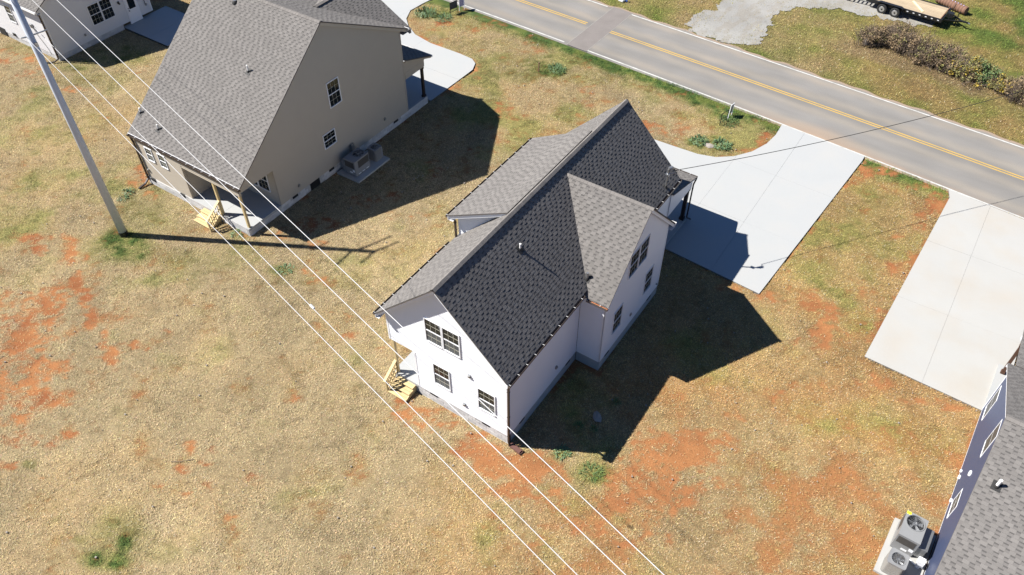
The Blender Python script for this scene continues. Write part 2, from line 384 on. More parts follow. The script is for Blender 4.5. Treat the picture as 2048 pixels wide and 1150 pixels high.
GREEN_B = [(-24.71,-1.12,1.03,0.69,0.99,-0.76,1.00),(-25.17,-1.91,0.91,0.61,0.83,-0.62,0.60),(-23.82,-1.48,0.68,0.45,0.49,-0.38,0.90),
(-28.37,1.88,0.61,0.41,0.69,-0.53,0.60),(-25.97,1.58,1.44,0.96,1.40,-1.13,0.50),(-26.72,3.26,0.99,0.66,0.45,-0.37,0.50),
(-20.57,0.22,1.35,0.90,0.60,-0.52,0.45),(-20.05,2.97,0.58,0.39,0.31,-0.29,0.60),(-16.19,2.22,0.56,0.37,0.27,-0.27,0.60),
(-14.77,2.26,0.88,0.59,0.26,-0.27,0.30),(-10.44,-12.36,1.00,0.67,0.87,-0.67,0.50),(-10.14,-13.17,0.65,0.44,0.35,-0.26,0.90),
(-10.09,-12.39,0.23,0.16,0.35,-0.27,0.90),(-9.81,-13.07,0.26,0.17,0.24,-0.18,1.00),(-8.43,-11.78,0.66,0.44,0.33,-0.27,0.40),
(-11.77,-13.25,0.23,0.16,0.15,-0.11,0.50),(-16.54,-12.31,0.25,0.17,0.18,-0.12,0.80),(2.22,0.90,0.33,0.22,0.10,-0.17,1.00),
(3.69,0.75,0.62,0.41,0.26,-0.46,1.00),(1.94,0.33,0.36,0.24,0.13,-0.21,0.60),(1.02,0.16,0.29,0.19,0.14,-0.21,0.50),
(2.59,-1.12,0.35,0.23,0.17,-0.27,0.50),(3.59,-1.14,0.69,0.46,0.19,-0.31,0.40),(-14.68,27.34,0.88,0.59,0.49,-0.78,0.90),
(-15.75,27.44,1.19,0.79,0.71,-1.12,0.70),(-14.92,28.81,1.80,1.20,0.53,-0.87,0.70),(-16.21,25.53,1.17,0.78,0.50,-0.76,0.60),
(-18.13,25.85,1.78,1.19,0.75,-1.10,0.40),(-11.95,27.98,1.45,0.97,0.45,-0.78,0.50),(-20.93,27.35,1.84,1.23,0.58,-0.82,0.40),
(-21.92,24.98,1.81,1.21,0.83,-1.10,0.40),(-23.62,29.16,1.27,0.85,0.45,-0.62,0.50),(-26.74,29.46,1.14,0.76,0.69,-0.89,0.90),
(-26.67,30.99,0.99,0.66,0.50,-0.66,0.60),(-2.35,25.20,0.68,0.46,0.31,-0.68,0.90),(-1.16,25.99,0.79,0.53,0.34,-0.78,1.00),
(-1.98,29.11,1.10,0.73,0.32,-0.75,1.00),(-1.23,24.99,1.56,1.04,0.25,-0.58,0.60),(-2.80,23.95,1.04,0.69,0.22,-0.47,0.50),
(-9.09,23.00,2.16,1.44,0.39,-0.67,0.35),(-0.66,29.30,0.82,0.54,0.17,-0.43,0.80),(-4.45,27.46,0.82,0.55,0.20,-0.42,0.50),
(-11.58,11.18,1.44,0.96,0.52,-0.70,0.20),(-10.90,6.67,1.35,0.90,0.72,-0.89,0.25),(-12.14,4.02,1.32,0.88,0.72,-0.82,0.30),
(-10.15,4.91,1.09,0.73,0.46,-0.56,0.25),(-37.44,4.77,1.64,1.09,0.98,-0.70,0.30),(-47.96,8.47,1.22,0.81,0.89,-0.59,0.50),
(-43.39,9.01,1.19,0.79,0.82,-0.58,0.60),(-41.87,11.68,1.81,1.21,1.16,-0.88,0.60),(-40.21,8.75,2.03,1.35,0.76,-0.56,0.40),
(6.62,18.36,0.90,0.60,0.53,-1.47,0.35),(6.85,20.92,1.39,0.93,0.54,-1.58,0.30),(8.67,24.17,1.43,0.95,0.62,-2.11,0.35),
(8.87,19.86,0.90,0.60,0.35,-1.13,0.30),(14.10,10.29,1.11,0.74,0.21,-0.79,0.30),(15.71,10.74,0.73,0.49,0.19,-0.79,0.35),
(15.79,8.69,0.35,0.24,0.18,-0.74,0.40),(15.08,5.20,0.50,0.34,0.12,-0.44,0.35),(14.19,2.84,0.98,0.65,0.13,-0.40,0.30),
(10.40,9.11,0.76,0.51,0.17,-0.48,0.30),(7.09,8.95,1.17,0.78,0.11,-0.27,0.30)]
# ------------------------------------------------------------------ lie of the land
near = np.poly1d(np.polyfit([-24.9, -21.8, -15.7, -14, -.3, 6.7, 16.06], [31.57, 31.38, 31.03, 30.88, 30.09, 29.53, 28.63], 2))
far = np.poly1d(np.polyfit([-17.2, -15.6, -13.8, -3.05, 6.97, 14.1], [37.83, 37.89, 37.75, 37.06, 36.6, 36.05], 2))
yel = np.poly1d(np.polyfit([-22.2, -15.75, -13.9, -1.68, 9.8, 15.4], [34.72, 34.55, 34.40, 33.62, 33.10, 32.59], 2))

MID_DRIVE = [(0.17, 15.12), (5.73, 14.73), (6.75, 29.0), (6.74, 29.50), (1.25, 29.93), (1.33, 28.6), (1.2, 27.4), (0.75, 26.1), (0.0, 25.0), (-0.9, 24.3), (-1.95, 23.98), (-3.48, 23.9), (-6.4, 23.8), (-6.4, 15.3)]
RIGHT_DRIVE = [(11.52, 13.61), (16.93, 13.42), (17.6, 13.42), (17.6, 28.45), (11.85, 29.05), (12.07, 28.3)]
TAN_DRIVE = [(-28.2, 31.75), (-28.43, 30.02), (-28.52, 28.57), (-27.97, 27.39), (-27.15, 26.62), (-25.85, 25.84), (-24.14, 25.47), (-21.4, 25.47), (-20.24, 25.36), (-19.7, 25.0), (-19.36, 24.2), (-19.36, 23.0), (-19.42, 19.45), (-28.6, 19.45), (-35.2, 19.6), (-35.2, 32.2)]
GRAVEL = [(-9.9, 38.2), (-8.3, 37.95), (-6.6, 37.9), (-4.35, 38.5), (-3.9, 40.3), (-4.3, 42.9), (-4.3, 44.6), (-3.2, 45.9), (-2.1, 47.2), (0.2, 47.6), (2.2, 48.15), (4.8, 48.2), (6.2, 48.9), (5.2, 50.3), (2.5, 53.5), (1, 60), (-9, 60), (-9.8, 50), (-9.6, 45), (-8.9, 42.0), (-9.4, 40)]
PATIO = [(-44.9, 14.29), (-39.8, 14.29), (-39.8, 18.3), (-44.9, 18.3)]

def blobs_at(x, y, L):
    r = np.zeros(x.shape)
    for cx, cy, ax, ay, bx, by, w in L:
        R = 2.2 * max(math.hypot(ax, ay), math.hypot(bx, by))
        k = np.nonzero((np.abs(x - cx) < R) & (np.abs(y - cy) < R))[0]
        if not len(k): continue
        det = ax * by - ay * bx
        dx = x[k] - cx; dy = y[k] - cy
        p = (dx * by - dy * bx) / det; q = (dy * ax - dx * ay) / det
        d = np.sqrt(p * p + q * q)
        r[k] = np.maximum(r[k], w * np.clip(1.75 - d, 0, 1.0))
    return r

STRAW = np.array([.375, .293, .165]); STRAW2 = np.array([.335, .228, .10]); CLAY = np.array([.195, .072, .029]); CLAY2 = np.array([.275, .122, .048])
GREEN = np.array([.105, .150, .032]); DEEP = np.array([.045, .105, .028]); OLIVE = np.array([.235, .215, .065]); DEAD = np.array([.24, .17, .10])
GRAVELC = np.array([.265, .26, .245])

HOUSE_LINES = [[(-4.95, 0), (0, 0), (0, 5.7), (1.25, 5.7), (1.25, 11.8)], [(-28, 3.2), (-19.4, 3.2), (-19.4, 19.2)], [(16.7, -3), (16.9, 13.4)]]
def near_lines(x, y, reach):
    """distance to the nearest slab or foundation edge"""
    d = np.full(x.shape, 9.0)
    for pg in [MID_DRIVE + MID_DRIVE[:1], RIGHT_DRIVE + RIGHT_DRIVE[:1], TAN_DRIVE + TAN_DRIVE[:1]] + HOUSE_LINES:
        for (x0, y0), (x1, y1) in zip(pg[:-1], pg[1:]):
            k = np.nonzero((x > min(x0, x1) - reach) & (x < max(x0, x1) + reach) & (y > min(y0, y1) - reach) & (y < max(y0, y1) + reach))[0]
            if not len(k): continue
            ux, uy = x1 - x0, y1 - y0; l2 = ux * ux + uy * uy
            t = np.clip(((x[k] - x0) * ux + (y[k] - y0) * uy) / l2, 0, 1)
            d[k] = np.minimum(d[k], np.hypot(x[k] - x0 - t * ux, y[k] - y0 - t * uy))
    return d
TRACKS = [((4.2, -1.5), (9.6, 3.6), .9), ((5.4, -2.6), (10.8, 2.4), .9), ((-19.5, -3.5), (-15.8, -10.5), 0.0), ((-27, 4), (-33, 9), .8), ((-28.2, 3), (-34.4, 8), .8), ((-8, -3.2), (-17, 1.2), 1.2), ((-8.8, -4.8), (-17.8, -.4), 1.2), ((-12, 1.5), (-9.5, 9.5), .6), ((-10.6, 1.0), (-8.1, 9.2), .6), ((7, 8), (10.5, 18), .5), ((8.4, 7.6), (11.6, 15), .5)]
def tracks(x, y):
    r = np.zeros(x.shape)
    for (x0, y0), (x1, y1), bow in TRACKS:
        ux, uy = x1 - x0, y1 - y0; L = math.hypot(ux, uy); ux /= L; uy /= L
        t = ((x - x0) * ux + (y - y0) * uy) / L
        k = np.nonzero((t > -.05) & (t < 1.05) & (np.abs((y - y0) * ux - (x - x0) * uy) < 3))[0]
        if not len(k): continue
        tk = t[k]; n = (y[k] - y0) * ux - (x[k] - x0) * uy - bow * 4 * tk * (1 - tk) * .5
        r[k] = np.maximum(r[k], np.exp(-(n / .17) ** 2) * sstep(-.05, .1, tk) * sstep(1.05, .8, tk))
    return r

def land(x, y):
    """clay, green, deep green weights and tone of the turf at ground points"""
    n1 = fbm(x, y, 1.1, 4, 1); n2 = fbm(x, y, .28, 3, 9); n3 = fbm(x, y, 6.0, 4, 20); n4 = fbm(x, y, 2.2, 4, 33); n5 = fbm(x, y, .11, 2, 61)
    cb = blobs_at(x, y, CLAY_B)
    yn = near(x); yf = far(x)
    lawn = y < yn
    # the low western corner and the strip beside the right drive have thin turf
    thin = .24 * np.exp(-((x + 22) / 6.5) ** 2 - ((y + 8) / 5) ** 2) + .20 * sstep(-1, 6, x) * sstep(14, 4, y) + .12 * sstep(8, 12, x) * lawn + .10 * sstep(12, 20, y) * lawn
    edge = near_lines(x, y, 1.2)
    tr = tracks(x, y) * sstep(.35, .6, n1)
    cb = cb * (1 + .22 * sstep(-6, 0, x) * sstep(6, 3, y) - .10 * sstep(-14, -18, x))
    cb = np.maximum(cb, .95 * np.exp(-(edge / .38) ** 2) * sstep(.30, .62, n4) + .0) + .30 * tr
    clay = sstep(.44, 1.0, cb * .80 + (n1 - .5) * .95 + (n2 - .5) * 1.0 + (n5 - .5) * .5 + thin * .45 + .06)
    clay = np.maximum(clay, .8 * sstep(.58, .80, n1 * .50 + n2 * .30 + n5 * .08 + thin * .5 + .06) * lawn)
    clay = np.where(lawn, clay, clay * .2)
    gb = blobs_at(x, y, GREEN_B)
    verge = sstep(2.0, .7, yn - y + (n4 - .5) * 1.4) * lawn
    north = sstep(10, 24, y) * sstep(-34, -12, x) * lawn
    green = np.clip(gb * .95 + (n1 - .5) * .9 + (n2 - .5) * .4 - .05, 0, 1)
    green = np.maximum(green, sstep(.50, .80, n4 * .8 + n3 * .25 + n2 * .1 - .08 + .15 * north + .05 * np.exp(-((x + 23) / 6) ** 2 - ((y - 1) / 3.5) ** 2) + .06 * sstep(6, 0, np.abs(x + 30)) - .16 * sstep(-5, -12, y) - .05 * sstep(4, 9, x)) * .65)
    green = np.maximum(green, verge)
    over = ~lawn & (y > yf - .2)
    fg = np.clip(.44 + (n4 - .5) * 1.8 + .35 * sstep(6, 12, x) * sstep(44, 48, y), 0, 1)
    dry = sstep(40.6, 42.0, y + (n4 - .5) * 3) * sstep(44.6, 43.0, y + (n1 - .5) * 2) * sstep(-1, 2.5, x)
    green = np.where(over, fg * (1 - .75 * dry), green)
    deep = np.clip((green - .55) * 1.8, 0, 1) * sstep(.42, .6, n2 * .5 + n1 * .5) 
    deep = np.where(over, .55 * sstep(9, 14, x + (n4 - .5) * 8) * sstep(47, 50, y + (n1 - .5) * 2), np.maximum(deep, verge * (.15 + .85 * sstep(.38, .62, n1 * .6 + n2 * .4))))
    warm = np.clip(.75 * sstep(-3, 8, x) + .35 * sstep(8, 20, y) + (n3 - .5) * 1.4, 0, 1)
    tone = STRAW * (1 - warm)[:, None] + STRAW2 * warm[:, None]
    rusty = (.42 * sstep(-2, 7, x) * sstep(15, 5, y) + .30 * sstep(9, 12, x) * lawn + .12) * sstep(.40, .66, n1 * .6 + n3 * .4) * lawn
    tone = tone * (1 - rusty)[:, None] + np.array([.31, .160, .068]) * rusty[:, None]
    g = green[:, None]
    tone = tone * (1 - g) + (OLIVE * (1 - g * .7) + GREEN * g * .7) * g
    tone = tone * (1 - deep)[:, None] + DEEP * deep[:, None]
    dd = (dry * over)[:, None]
    tone = tone * (1 - dd * .8) + DEAD * dd * .8
    streak = fbm(x * .86 + y * .5, (y * .86 - x * .5) * .28, .8, 3, 120)
    tone = tone * ((.70 + .6 * n3) * (.84 + .34 * n4) * (.84 + .32 * streak) * (1 - .22 * tr) * (1 - .22 * sstep(.56, .72, n2)))[:, None]
    tone = np.where(over[:, None], tone * np.array([.78, .80, .74]), tone)
    return clay, green, deep, tone, n1, n2, n4

def axis(a, b, step, lo, hi):
    core = np.arange(a, b + 1e-6, step)
    out = []; s = step; p = b
    while p < hi: s *= 1.5; p += s; out.append(p)
    out2 = []; s = step; p = a
    while p > lo: s *= 1.5; p -= s; out2.append(p)
    return np.array(out2[::-1] + list(core) + out)

gx = axis(-60, 23, .16, -900, 900); gy = axis(-19, 60, .16, -700, 1100)
X, Y = np.meshgrid(gx, gy, indexing='ij')
fx, fy = X.ravel(), Y.ravel()
clay, green, deep, tone, n1, n2, n4 = land(fx, fy)
cv = np.clip(.5 + (fbm(fx, fy, .9, 4, 66) - .5) * 2.4, 0, 1)[:, None]
clay_c = (CLAY[None, :] * (1 - cv) + CLAY2[None, :] * cv) * (.84 + .32 * n2[:, None])
pw = (sstep(-6, 3, fx) * .55 * sstep(24, 10, fy))[:, None]; clay_c = clay_c * (1 - pw) + np.array([.262, .122, .050]) * (.80 + .4 * n2[:, None]) * pw
base = tone * .62 * (1 - clay[:, None]) + clay_c * clay[:, None]
z = -.012 + .05 * (fbm(fx, fy, 1.0, 3, 50) - .5) * (1 - .5 * clay) - .015 * clay
hard = np.zeros(fx.shape, bool)
for pg in (MID_DRIVE, RIGHT_DRIVE, TAN_DRIVE, PATIO): hard |= inside(fx, fy, pg)
road_m = (fy > near(fx) - .3) & (fy < far(fx) + .3) & (np.abs(fx) < 200)
z = np.where(hard, -.10, z); z = np.where(road_m, -.06, z)
z = np.where((np.abs(fx) > 100) | (np.abs(fy) > 100), -.02, z)
ni, nj = len(gx), len(gy)
idx = np.arange(ni * nj).reshape(ni, nj)
q = np.stack([idx[:-1, :-1], idx[1:, :-1], idx[1:, 1:], idx[:-1, 1:]], -1).reshape(-1, 4)
def np_mesh(name, co, faces, k):
    me = bpy.data.meshes.new(name)
    me.vertices.add(len(co)); me.vertices.foreach_set("co", np.ascontiguousarray(co, np.float32).ravel())
    me.loops.add(faces.size); me.loops.foreach_set("vertex_index", np.ascontiguousarray(faces, np.int32).ravel())
    me.polygons.add(len(faces)); me.polygons.foreach_set("loop_start", np.arange(len(faces), dtype=np.int32) * k)
    me.update(calc_edges=True)
    return me
def set_tone(me, rgb):
    a = me.attributes.new("tone", 'FLOAT_COLOR', 'POINT')
    a.data.foreach_set("color", np.hstack([np.clip(rgb, 0, 1), np.ones((len(rgb), 1))]).astype(np.float32).ravel())
gm = np_mesh("ground", np.stack([fx, fy, z], -1), q, 4)
set_tone(gm, base)
gm.polygons.foreach_set("use_smooth", np.ones(len(q), bool))
gm.materials.append(attr_mat("bare clay soil and thatch", 26, .38, .95, .5))
ground = bpy.data.objects.new("ground", gm); COL.objects.link(ground); tag(ground, kind="structure")

# ------------------------------------------------------------------ grass: one thin leaf per triangle
VIEW = [(-61, 12), (-13.5, -19), (23.5, 5.5), (14, 62)]
HOUSES = [[(-6.3, 0), (0, 0), (0, 5.7), (1.25, 5.7), (1.25, 11.75), (0, 11.75), (0, 18), (-6.4, 18)], [(-28, 3.25), (-19.35, 3.25), (-19.35, 19.4), (-28, 19.4)],
          [(16.72, -8), (40, -8), (40, 17), (16.9, 17)], [(-60, 8.75), (-44.67, 8.75), (-44.67, 18), (-60, 18)], [(-19.4, 10.05), (-17.53, 10.05), (-17.53, 12.95), (-19.4, 12.95)], [(15.02, 3.1), (16.8, 3.1), (16.8, 5.95), (15.09, 5.82)]]
def blades(n, box, lmin, lmax, wid, tall, seed):
    r = np.random.default_rng(seed)
    x = r.uniform(box[0], box[1], n); y = r.uniform(box[2], box[3], n)
    k = inside(x, y, VIEW)
    for pg in [MID_DRIVE, RIGHT_DRIVE, TAN_DRIVE, PATIO] + HOUSES: k &= ~inside(x, y, pg)
    k &= ~((y > near(x) + .02) & (y < far(x) + .26 + .35 * (fbm(x, y, .5, 3, 140) - .35)))
    x = x[k]; y = y[k]
    gi = inside(x, y, GRAVEL); gd = np.full(len(x), 9.0); kk = np.nonzero(gi)[0]
    for (x0, y0), (x1, y1) in zip(GRAVEL, GRAVEL[1:] + GRAVEL[:1]):
        if max(y0, y1) > 55 or max(y0, y1) < 38.3: continue
        ux, uy = x1 - x0, y1 - y0; t = np.clip(((x[kk] - x0) * ux + (y[kk] - y0) * uy) / (ux * ux + uy * uy), 0, 1)
        gd[kk] = np.minimum(gd[kk], np.hypot(x[kk] - x0 - t * ux, y[kk] - y0 - t * uy))
    k = ~gi | (r.random(len(x)) < .02 + .35 * (fbm(x, y, 1.3, 3, 70) > .61) + .75 * np.exp(-(gd / (.2 + 2.2 * fbm(x, y, .9, 3, 72) ** 2)) ** 2))
    x = x[k]; y = y[k]
    clay, green, deep, tone, n1, n2, n4 = land(x, y)
    k = r.random(len(x)) < np.clip(1.02 - clay * .95, .07, 1)
    x, y, green, deep, tone = x[k], y[k], green[k], deep[k], tone[k]
    m = len(x)
    L = r.uniform(lmin, lmax, m) * (1 + tall * deep)
    az = r.uniform(0, 2 * np.pi, m)
    lean = np.where(r.random(m) < .7, r.uniform(.1, .45, m), r.uniform(.5, 1.1, m)) + .35 * deep
    dx, dy, dz = np.cos(az) * np.cos(lean), np.sin(az) * np.cos(lean), np.sin(lean)
    w = wid * r.uniform(.6, 1.3, m)
    z0 = r.uniform(-.02, .012, m)
    px, py = -np.sin(az) * w, np.cos(az) * w
    co = np.empty((m, 3, 3))
    co[:, 0] = np.stack([x - px, y - py, z0], -1); co[:, 1] = np.stack([x + px, y + py, z0 + r.uniform(-.008, .008, m)], -1)
    co[:, 2] = np.stack([x + dx * L, y + dy * L, z0 + dz * L], -1)
    br = np.exp(r.normal(-.01, .25, m))
    pale = (r.random(m) < .10 * np.where(y > 36, .35, 1)) & (green < .6)
    c = tone * br[:, None] * 1.22
    c = np.where(pale[:, None], np.array([.50, .43, .29]) * r.uniform(.75, 1.15, m)[:, None], c)
    c = c * (1 + r.normal(0, .06, (m, 3)))
    return co.reshape(-1, 3), np.repeat(c, 3, 0)
A = blades(2000000, (-61, 23.5, -19, 30.5), .05, .13, .0095, .8, 1)
B = blades(260000, (-45, 16, 35.8, 62), .08, .20, .016, .9, 2)
co = np.vstack([A[0], B[0]]); cc = np.vstack([A[1], B[1]])
me = np_mesh("grass", co, np.arange(len(co), dtype=np.int32).reshape(-1, 3), 3)
set_tone(me, cc)
me.materials.append(attr_mat("dry and green grass leaves", None))
grass = bpy.data.objects.new("grass", me); COL.objects.link(grass); tag(grass, kind="stuff")
print("grass triangles", len(co) // 3)

# ------------------------------------------------------------------ road
rm = bpy.data.materials.new("worn pale asphalt"); rm.use_nodes = True
nt = rm.node_tree; Lk = nt.links.new; P = nt.nodes["Principled BSDF"]; P.inputs["Roughness"].default_value = .9; P.inputs["Specular IOR Level"].default_value = .2
at = nt.nodes.new("ShaderNodeAttribute"); at.attribute_name = "tone"
ge = nt.nodes.new("ShaderNodeNewGeometry")
nf = nt.nodes.new("ShaderNodeTexNoise"); nf.inputs["Scale"].default_value = 55; nf.inputs["Detail"].default_value = 4
Lk(ge.outputs["Position"], nf.inputs["Vector"])
mr = nt.nodes.new("ShaderNodeMapRange"); mr.inputs[1].default_value = .3; mr.inputs[2].default_value = .7; mr.inputs[3].default_value = .84; mr.inputs[4].default_value = 1.16
Lk(nf.outputs["Fac"], mr.inputs[0])
vs = nt.nodes.new("ShaderNodeVectorMath"); vs.operation = 'SCALE'
Lk(at.outputs["Color"], vs.inputs[0]); Lk(mr.outputs[0], vs.inputs["Scale"]); Lk(vs.outputs[0], P.inputs["Base Color"])
bp = nt.nodes.new("ShaderNodeBump"); bp.inputs["Strength"].default_value = .25; bp.inputs["Distance"].default_value = .01
Lk(nf.outputs["Fac"], bp.inputs["Height"]); Lk(bp.outputs[0], P.inputs["Normal"])

def strip(name, x0, x1, fa, fb, z, m, step=.5, nv=2, tonef=None, skirt=0):
    xs = np.arange(x0, x1 + 1e-6, step); vs_ = np.linspace(0, 1, nv)
    XX = np.repeat(xs, nv); VV = np.tile(vs_, len(xs))
    YY = fa(XX) * (1 - VV) + fb(XX) * VV
    ZZ = np.full_like(XX, z)
    if skirt: ZZ = np.where((VV == 0) | (VV == 1), z - skirt, ZZ)
    i = np.arange(len(xs) * nv).reshape(len(xs), nv)
    f = np.stack([i[:-1, :-1], i[1:, :-1], i[1:, 1:], i[:-1, 1:]], -1).reshape(-1, 4)
    me = np_mesh(name, np.stack([XX, YY, ZZ], -1), f, 4)
    if tonef is not None: set_tone(me, tonef(XX, YY, VV))
    me.materials.append(m)
    o = bpy.data.objects.new(name, me); COL.objects.link(o); tag(o, kind="structure")
    return o
def road_tone(x, y, v):
    # v 0..1 across: two lanes, pale worn wheel paths, dirt washed to the edges
    lane = np.abs(((v * 2) % 1) - .5) * 2
    wheel = np.exp(-((lane - .52) / .22) ** 2)
    n = fbm(x * .22, y, .55, 4, 80); n5 = fbm(x, y, 2.5, 3, 85)
    g = .176 + .020 * (n - .5) * 2 + .035 * (n5 - .5) - .020 * (1 - wheel) * (lane > .5) + .020 * wheel
    c = np.stack([g * (1.04 + .06 * wheel), g * (1.0 + .01 * wheel), g * (.945 - .06 * wheel)], -1)
    dust = sstep(.10, .0, v) * sstep(-1, 3, x) * .8 * fbm(x, y, .6, 3, 90) + sstep(.945, .965, v) * .75 + .10 * wheel * sstep(.45, .7, n5)
    dust = np.clip(dust + sstep(1.6, .2, np.abs(v - .02) * 7 + np.abs(x - 4) * .2 - .2) * .5, 0, 1)[:, None]
    return c * (1 - dust) + np.array([.31, .225, .16]) * dust
strip("road", -120, 120, lambda x: near(x) - .10, lambda x: far(x) + .42 + .16 * np.sin(x * .9) * np.sin(x * 2.3 + 1), .02, rm, .25, 61, road_tone, skirt=.09)
strip("road_marking", -80, -15.66, lambda x: near(x) + .02, lambda x: near(x) + .14, .025, M['paint_white'])
strip("road_marking", -13.95, 80, lambda x: near(x) + .02, lambda x: near(x) + .14, .025, M['paint_white'])
strip("road_marking", -80, -15.55, lambda x: far(x) - .14, lambda x: far(x) - .02, .025, M['paint_white'])
strip("road_marking", -13.80, 80, lambda x: far(x) - .14, lambda x: far(x) - .02, .025, M['paint_white'])
for a, b in ((-80, -15.75), (-13.87, 80)):
    for d in (-.17, .06):
        strip("road_marking", a, b, lambda x, d=d: yel(x) + d, lambda x, d=d: yel(x) + d + .11, .025, M['paint_yellow'])
# the trench patch across the road
def patch_tone(x, y, v):
    n = fbm(x, y, .5, 4, 95)
    g = .160 + .04 * (n - .5)
    return np.stack([g * 1.08, g * .98, g * .92], -1)
xs0 = -15.66
pm = MB()
va = np.linspace(0, 1, 28); prof = []
for t in va:
    xx = -15.66 + .10 * t; prof.append((xx, (near(xx) - .1) * (1 - t) + (far(xx) + .16) * t))
prof2 = []
for t in va:
    xx = -13.95 + .12 * t; prof2.append((xx, (near(xx) - .1) * (1 - t) + (far(xx) + .16) * t))
co = []; fc = []
for i in range(28):
    for k in range(8):
        s = k / 7
        co.append((prof[i][0] * (1 - s) + prof2[i][0] * s, prof[i][1] * (1 - s) + prof2[i][1] * s, .0255 - .001 * (k in (0, 7))))
for i in range(27):
    for k in range(7):
        a = i * 8 + k; fc.append((a, a + 1, a + 9, a + 8))
co = np.array(co); me = np_mesh("asphalt_patch", co, np.array(fc), 4)
set_tone(me, patch_tone(co[:, 0], co[:, 1], 0)); me.materials.append(rm)
o = bpy.data.objects.new("asphalt_patch", me); COL.objects.link(o); tag(o, kind="structure")
for pr in (prof, prof2):
    sm = MB()
    for i in range(27):
        w = .016 + .008 * random.random()
        sm.poly([(pr[i][0] - w, pr[i][1], .0285), (pr[i][0] + w, pr[i][1], .0285), (pr[i + 1][0] + w, pr[i + 1][1], .0285), (pr[i + 1][0] - w, pr[i + 1][1], .0285)])
    tag(sm.build("road_crack", M['joint']), kind="structure")

# ------------------------------------------------------------------ drives of poured concrete, slab by slab
def drive(name, poly, cuts, m, top=.045):
    p = MB(); p.prism([(x, y, top - .13) for x, y in poly], (0, 0, .11))
    d = p.build(name, M['joint']); tag(d, kind="structure")
    parts = [poly]
    for (px, py), ang in cuts:
        a, b = -math.sin(ang), math.cos(ang); c = a * px + b * py
        new = []
        for q_ in parts:
            for s in (1, -1):
                r_ = clip(q_, a * s, b * s, c * s + .004)
                if len(r_) > 2: new.append(r_)
        parts = new
    for q_ in parts:
        s = MB(); dz = random.uniform(-.003, .003)
        s.prism([(x, y, top - .12) for x, y in q_], (0, 0, .12 + dz))
        s.build("slab", m, d)
    return d
R = math.radians
drive("driveway", MID_DRIVE, [((2.9, 19.5), R(90.5)), ((.13, 19), R(90.0)), ((0, 24.7), R(-2)), ((2, 19.6), R(-2))], M['concrete'])
drive("driveway", RIGHT_DRIVE, [((14.22, 16), R(90)), ((14, 18.6), R(1)), ((14, 23.8), R(1))], M['concrete_warm'])
drive("driveway", TAN_DRIVE, [((-24.8, 22), R(90)), ((-28.6, 22), R(90)), ((-22, 22.6), R(0))], M['concrete'])
drive("patio", PATIO, [((-42, 16), R(90))], M['concrete'], .12)

# gravel drive beyond the road: a ragged low sheet of pale stone with loose stones on it
gv = []
for i in range(len(GRAVEL)):
    p, q_ = np.array(GRAVEL[i]), np.array(GRAVEL[(i + 1) % len(GRAVEL)])
    k = max(2, int(np.hypot(*(q_ - p)) / .10))
    for t in np.arange(k) / k: gv.append(p + (q_ - p) * t)
gv = np.array(gv); gv = gv + .35 * np.stack([fbm(gv[:, 0], gv[:, 1], .25, 3, 13) - .5, fbm(gv[:, 0], gv[:, 1], .25, 3, 16) - .5], -1) + np.stack([fbm(gv[:, 0], gv[:, 1], .9, 4, 3) - .5, fbm(gv[:, 0], gv[:, 1], .9, 4, 6) - .5], -1) * 1.7
gxx = np.arange(-11, 7.5, .085); gyy = np.arange(37.6, 62, .085)
GX, GY = np.meshgrid(gxx, gyy, indexing='ij'); GX, GY = GX.ravel(), GY.ravel()
ii = np.arange(len(gxx) * len(gyy)).reshape(len(gxx), len(gyy))
fq = np.stack([ii[:-1, :-1], ii[1:, :-1], ii[1:, 1:], ii[:-1, 1:]], -1).reshape(-1, 4)
ctr = np.stack([GX[fq].mean(1), GY[fq].mean(1)], -1)
fq = fq[inside(ctr[:, 0], ctr[:, 1], [tuple(p) for p in gv]) & (ctr[:, 1] > far(ctr[:, 0]) + .12)]
gz = .028 + .03 * (fbm(GX, GY, .8, 3, 8) - .5)
me = np_mesh("gravel_drive", np.stack([GX, GY, gz], -1), fq, 4)
gn = fbm(GX, GY, 1.6, 4, 44)[:, None]; gn2 = sstep(.5, .62, fbm(GX * 2.2, GY * .7, .8, 4, 47))[:, None]
set_tone(me, GRAVELC * (.80 + .36 * gn) * (1 - .10 * gn2) + np.array([.012, .004, -.006]) * gn2)
me.materials.append(attr_mat("pale crushed gravel", 34, .28, .95, .6))
o = bpy.data.objects.new("gravel_drive", me); COL.objects.link(o); tag(o, kind="structure")
# ------------------------------------------------------------------ house kit
ZV = Vector((0, 0, 1))
UNIT = {}
def unit_mesh(key, m, kind='box'):
    if (key, m.name) not in UNIT:
        b = MB()
        if kind == 'box': b.box(0, 1, 0, 1, 0, 1)
        else:   # shingle tab: thin at its top, thicker at its butt
            v = [(0, 0, 0), (1, 0, 0), (1, 1, 0), (0, 1, 0), (0, 0, .0115), (1, 0, .0115), (1, 1, .0075), (0, 1, .0075)]
            n = len(b.v); b.v += v
            for f in ((4, 5, 6, 7), (0, 1, 5, 4), (1, 2, 6, 5), (3, 0, 4, 7)): b.f.append(f); b.m.append(0)
        UNIT[(key, m.name)] = b.mesh(key, m)
    return UNIT[(key, m.name)]
def basis(O, X, Y, Z, sx=1, sy=1, sz=1):
    return Matrix(((X.x * sx, Y.x * sy, Z.x * sz, O.x), (X.y * sx, Y.y * sy, Z.y * sz, O.y), (X.z * sx, Y.z * sy, Z.z * sz, O.z), (0, 0, 0, 1)))

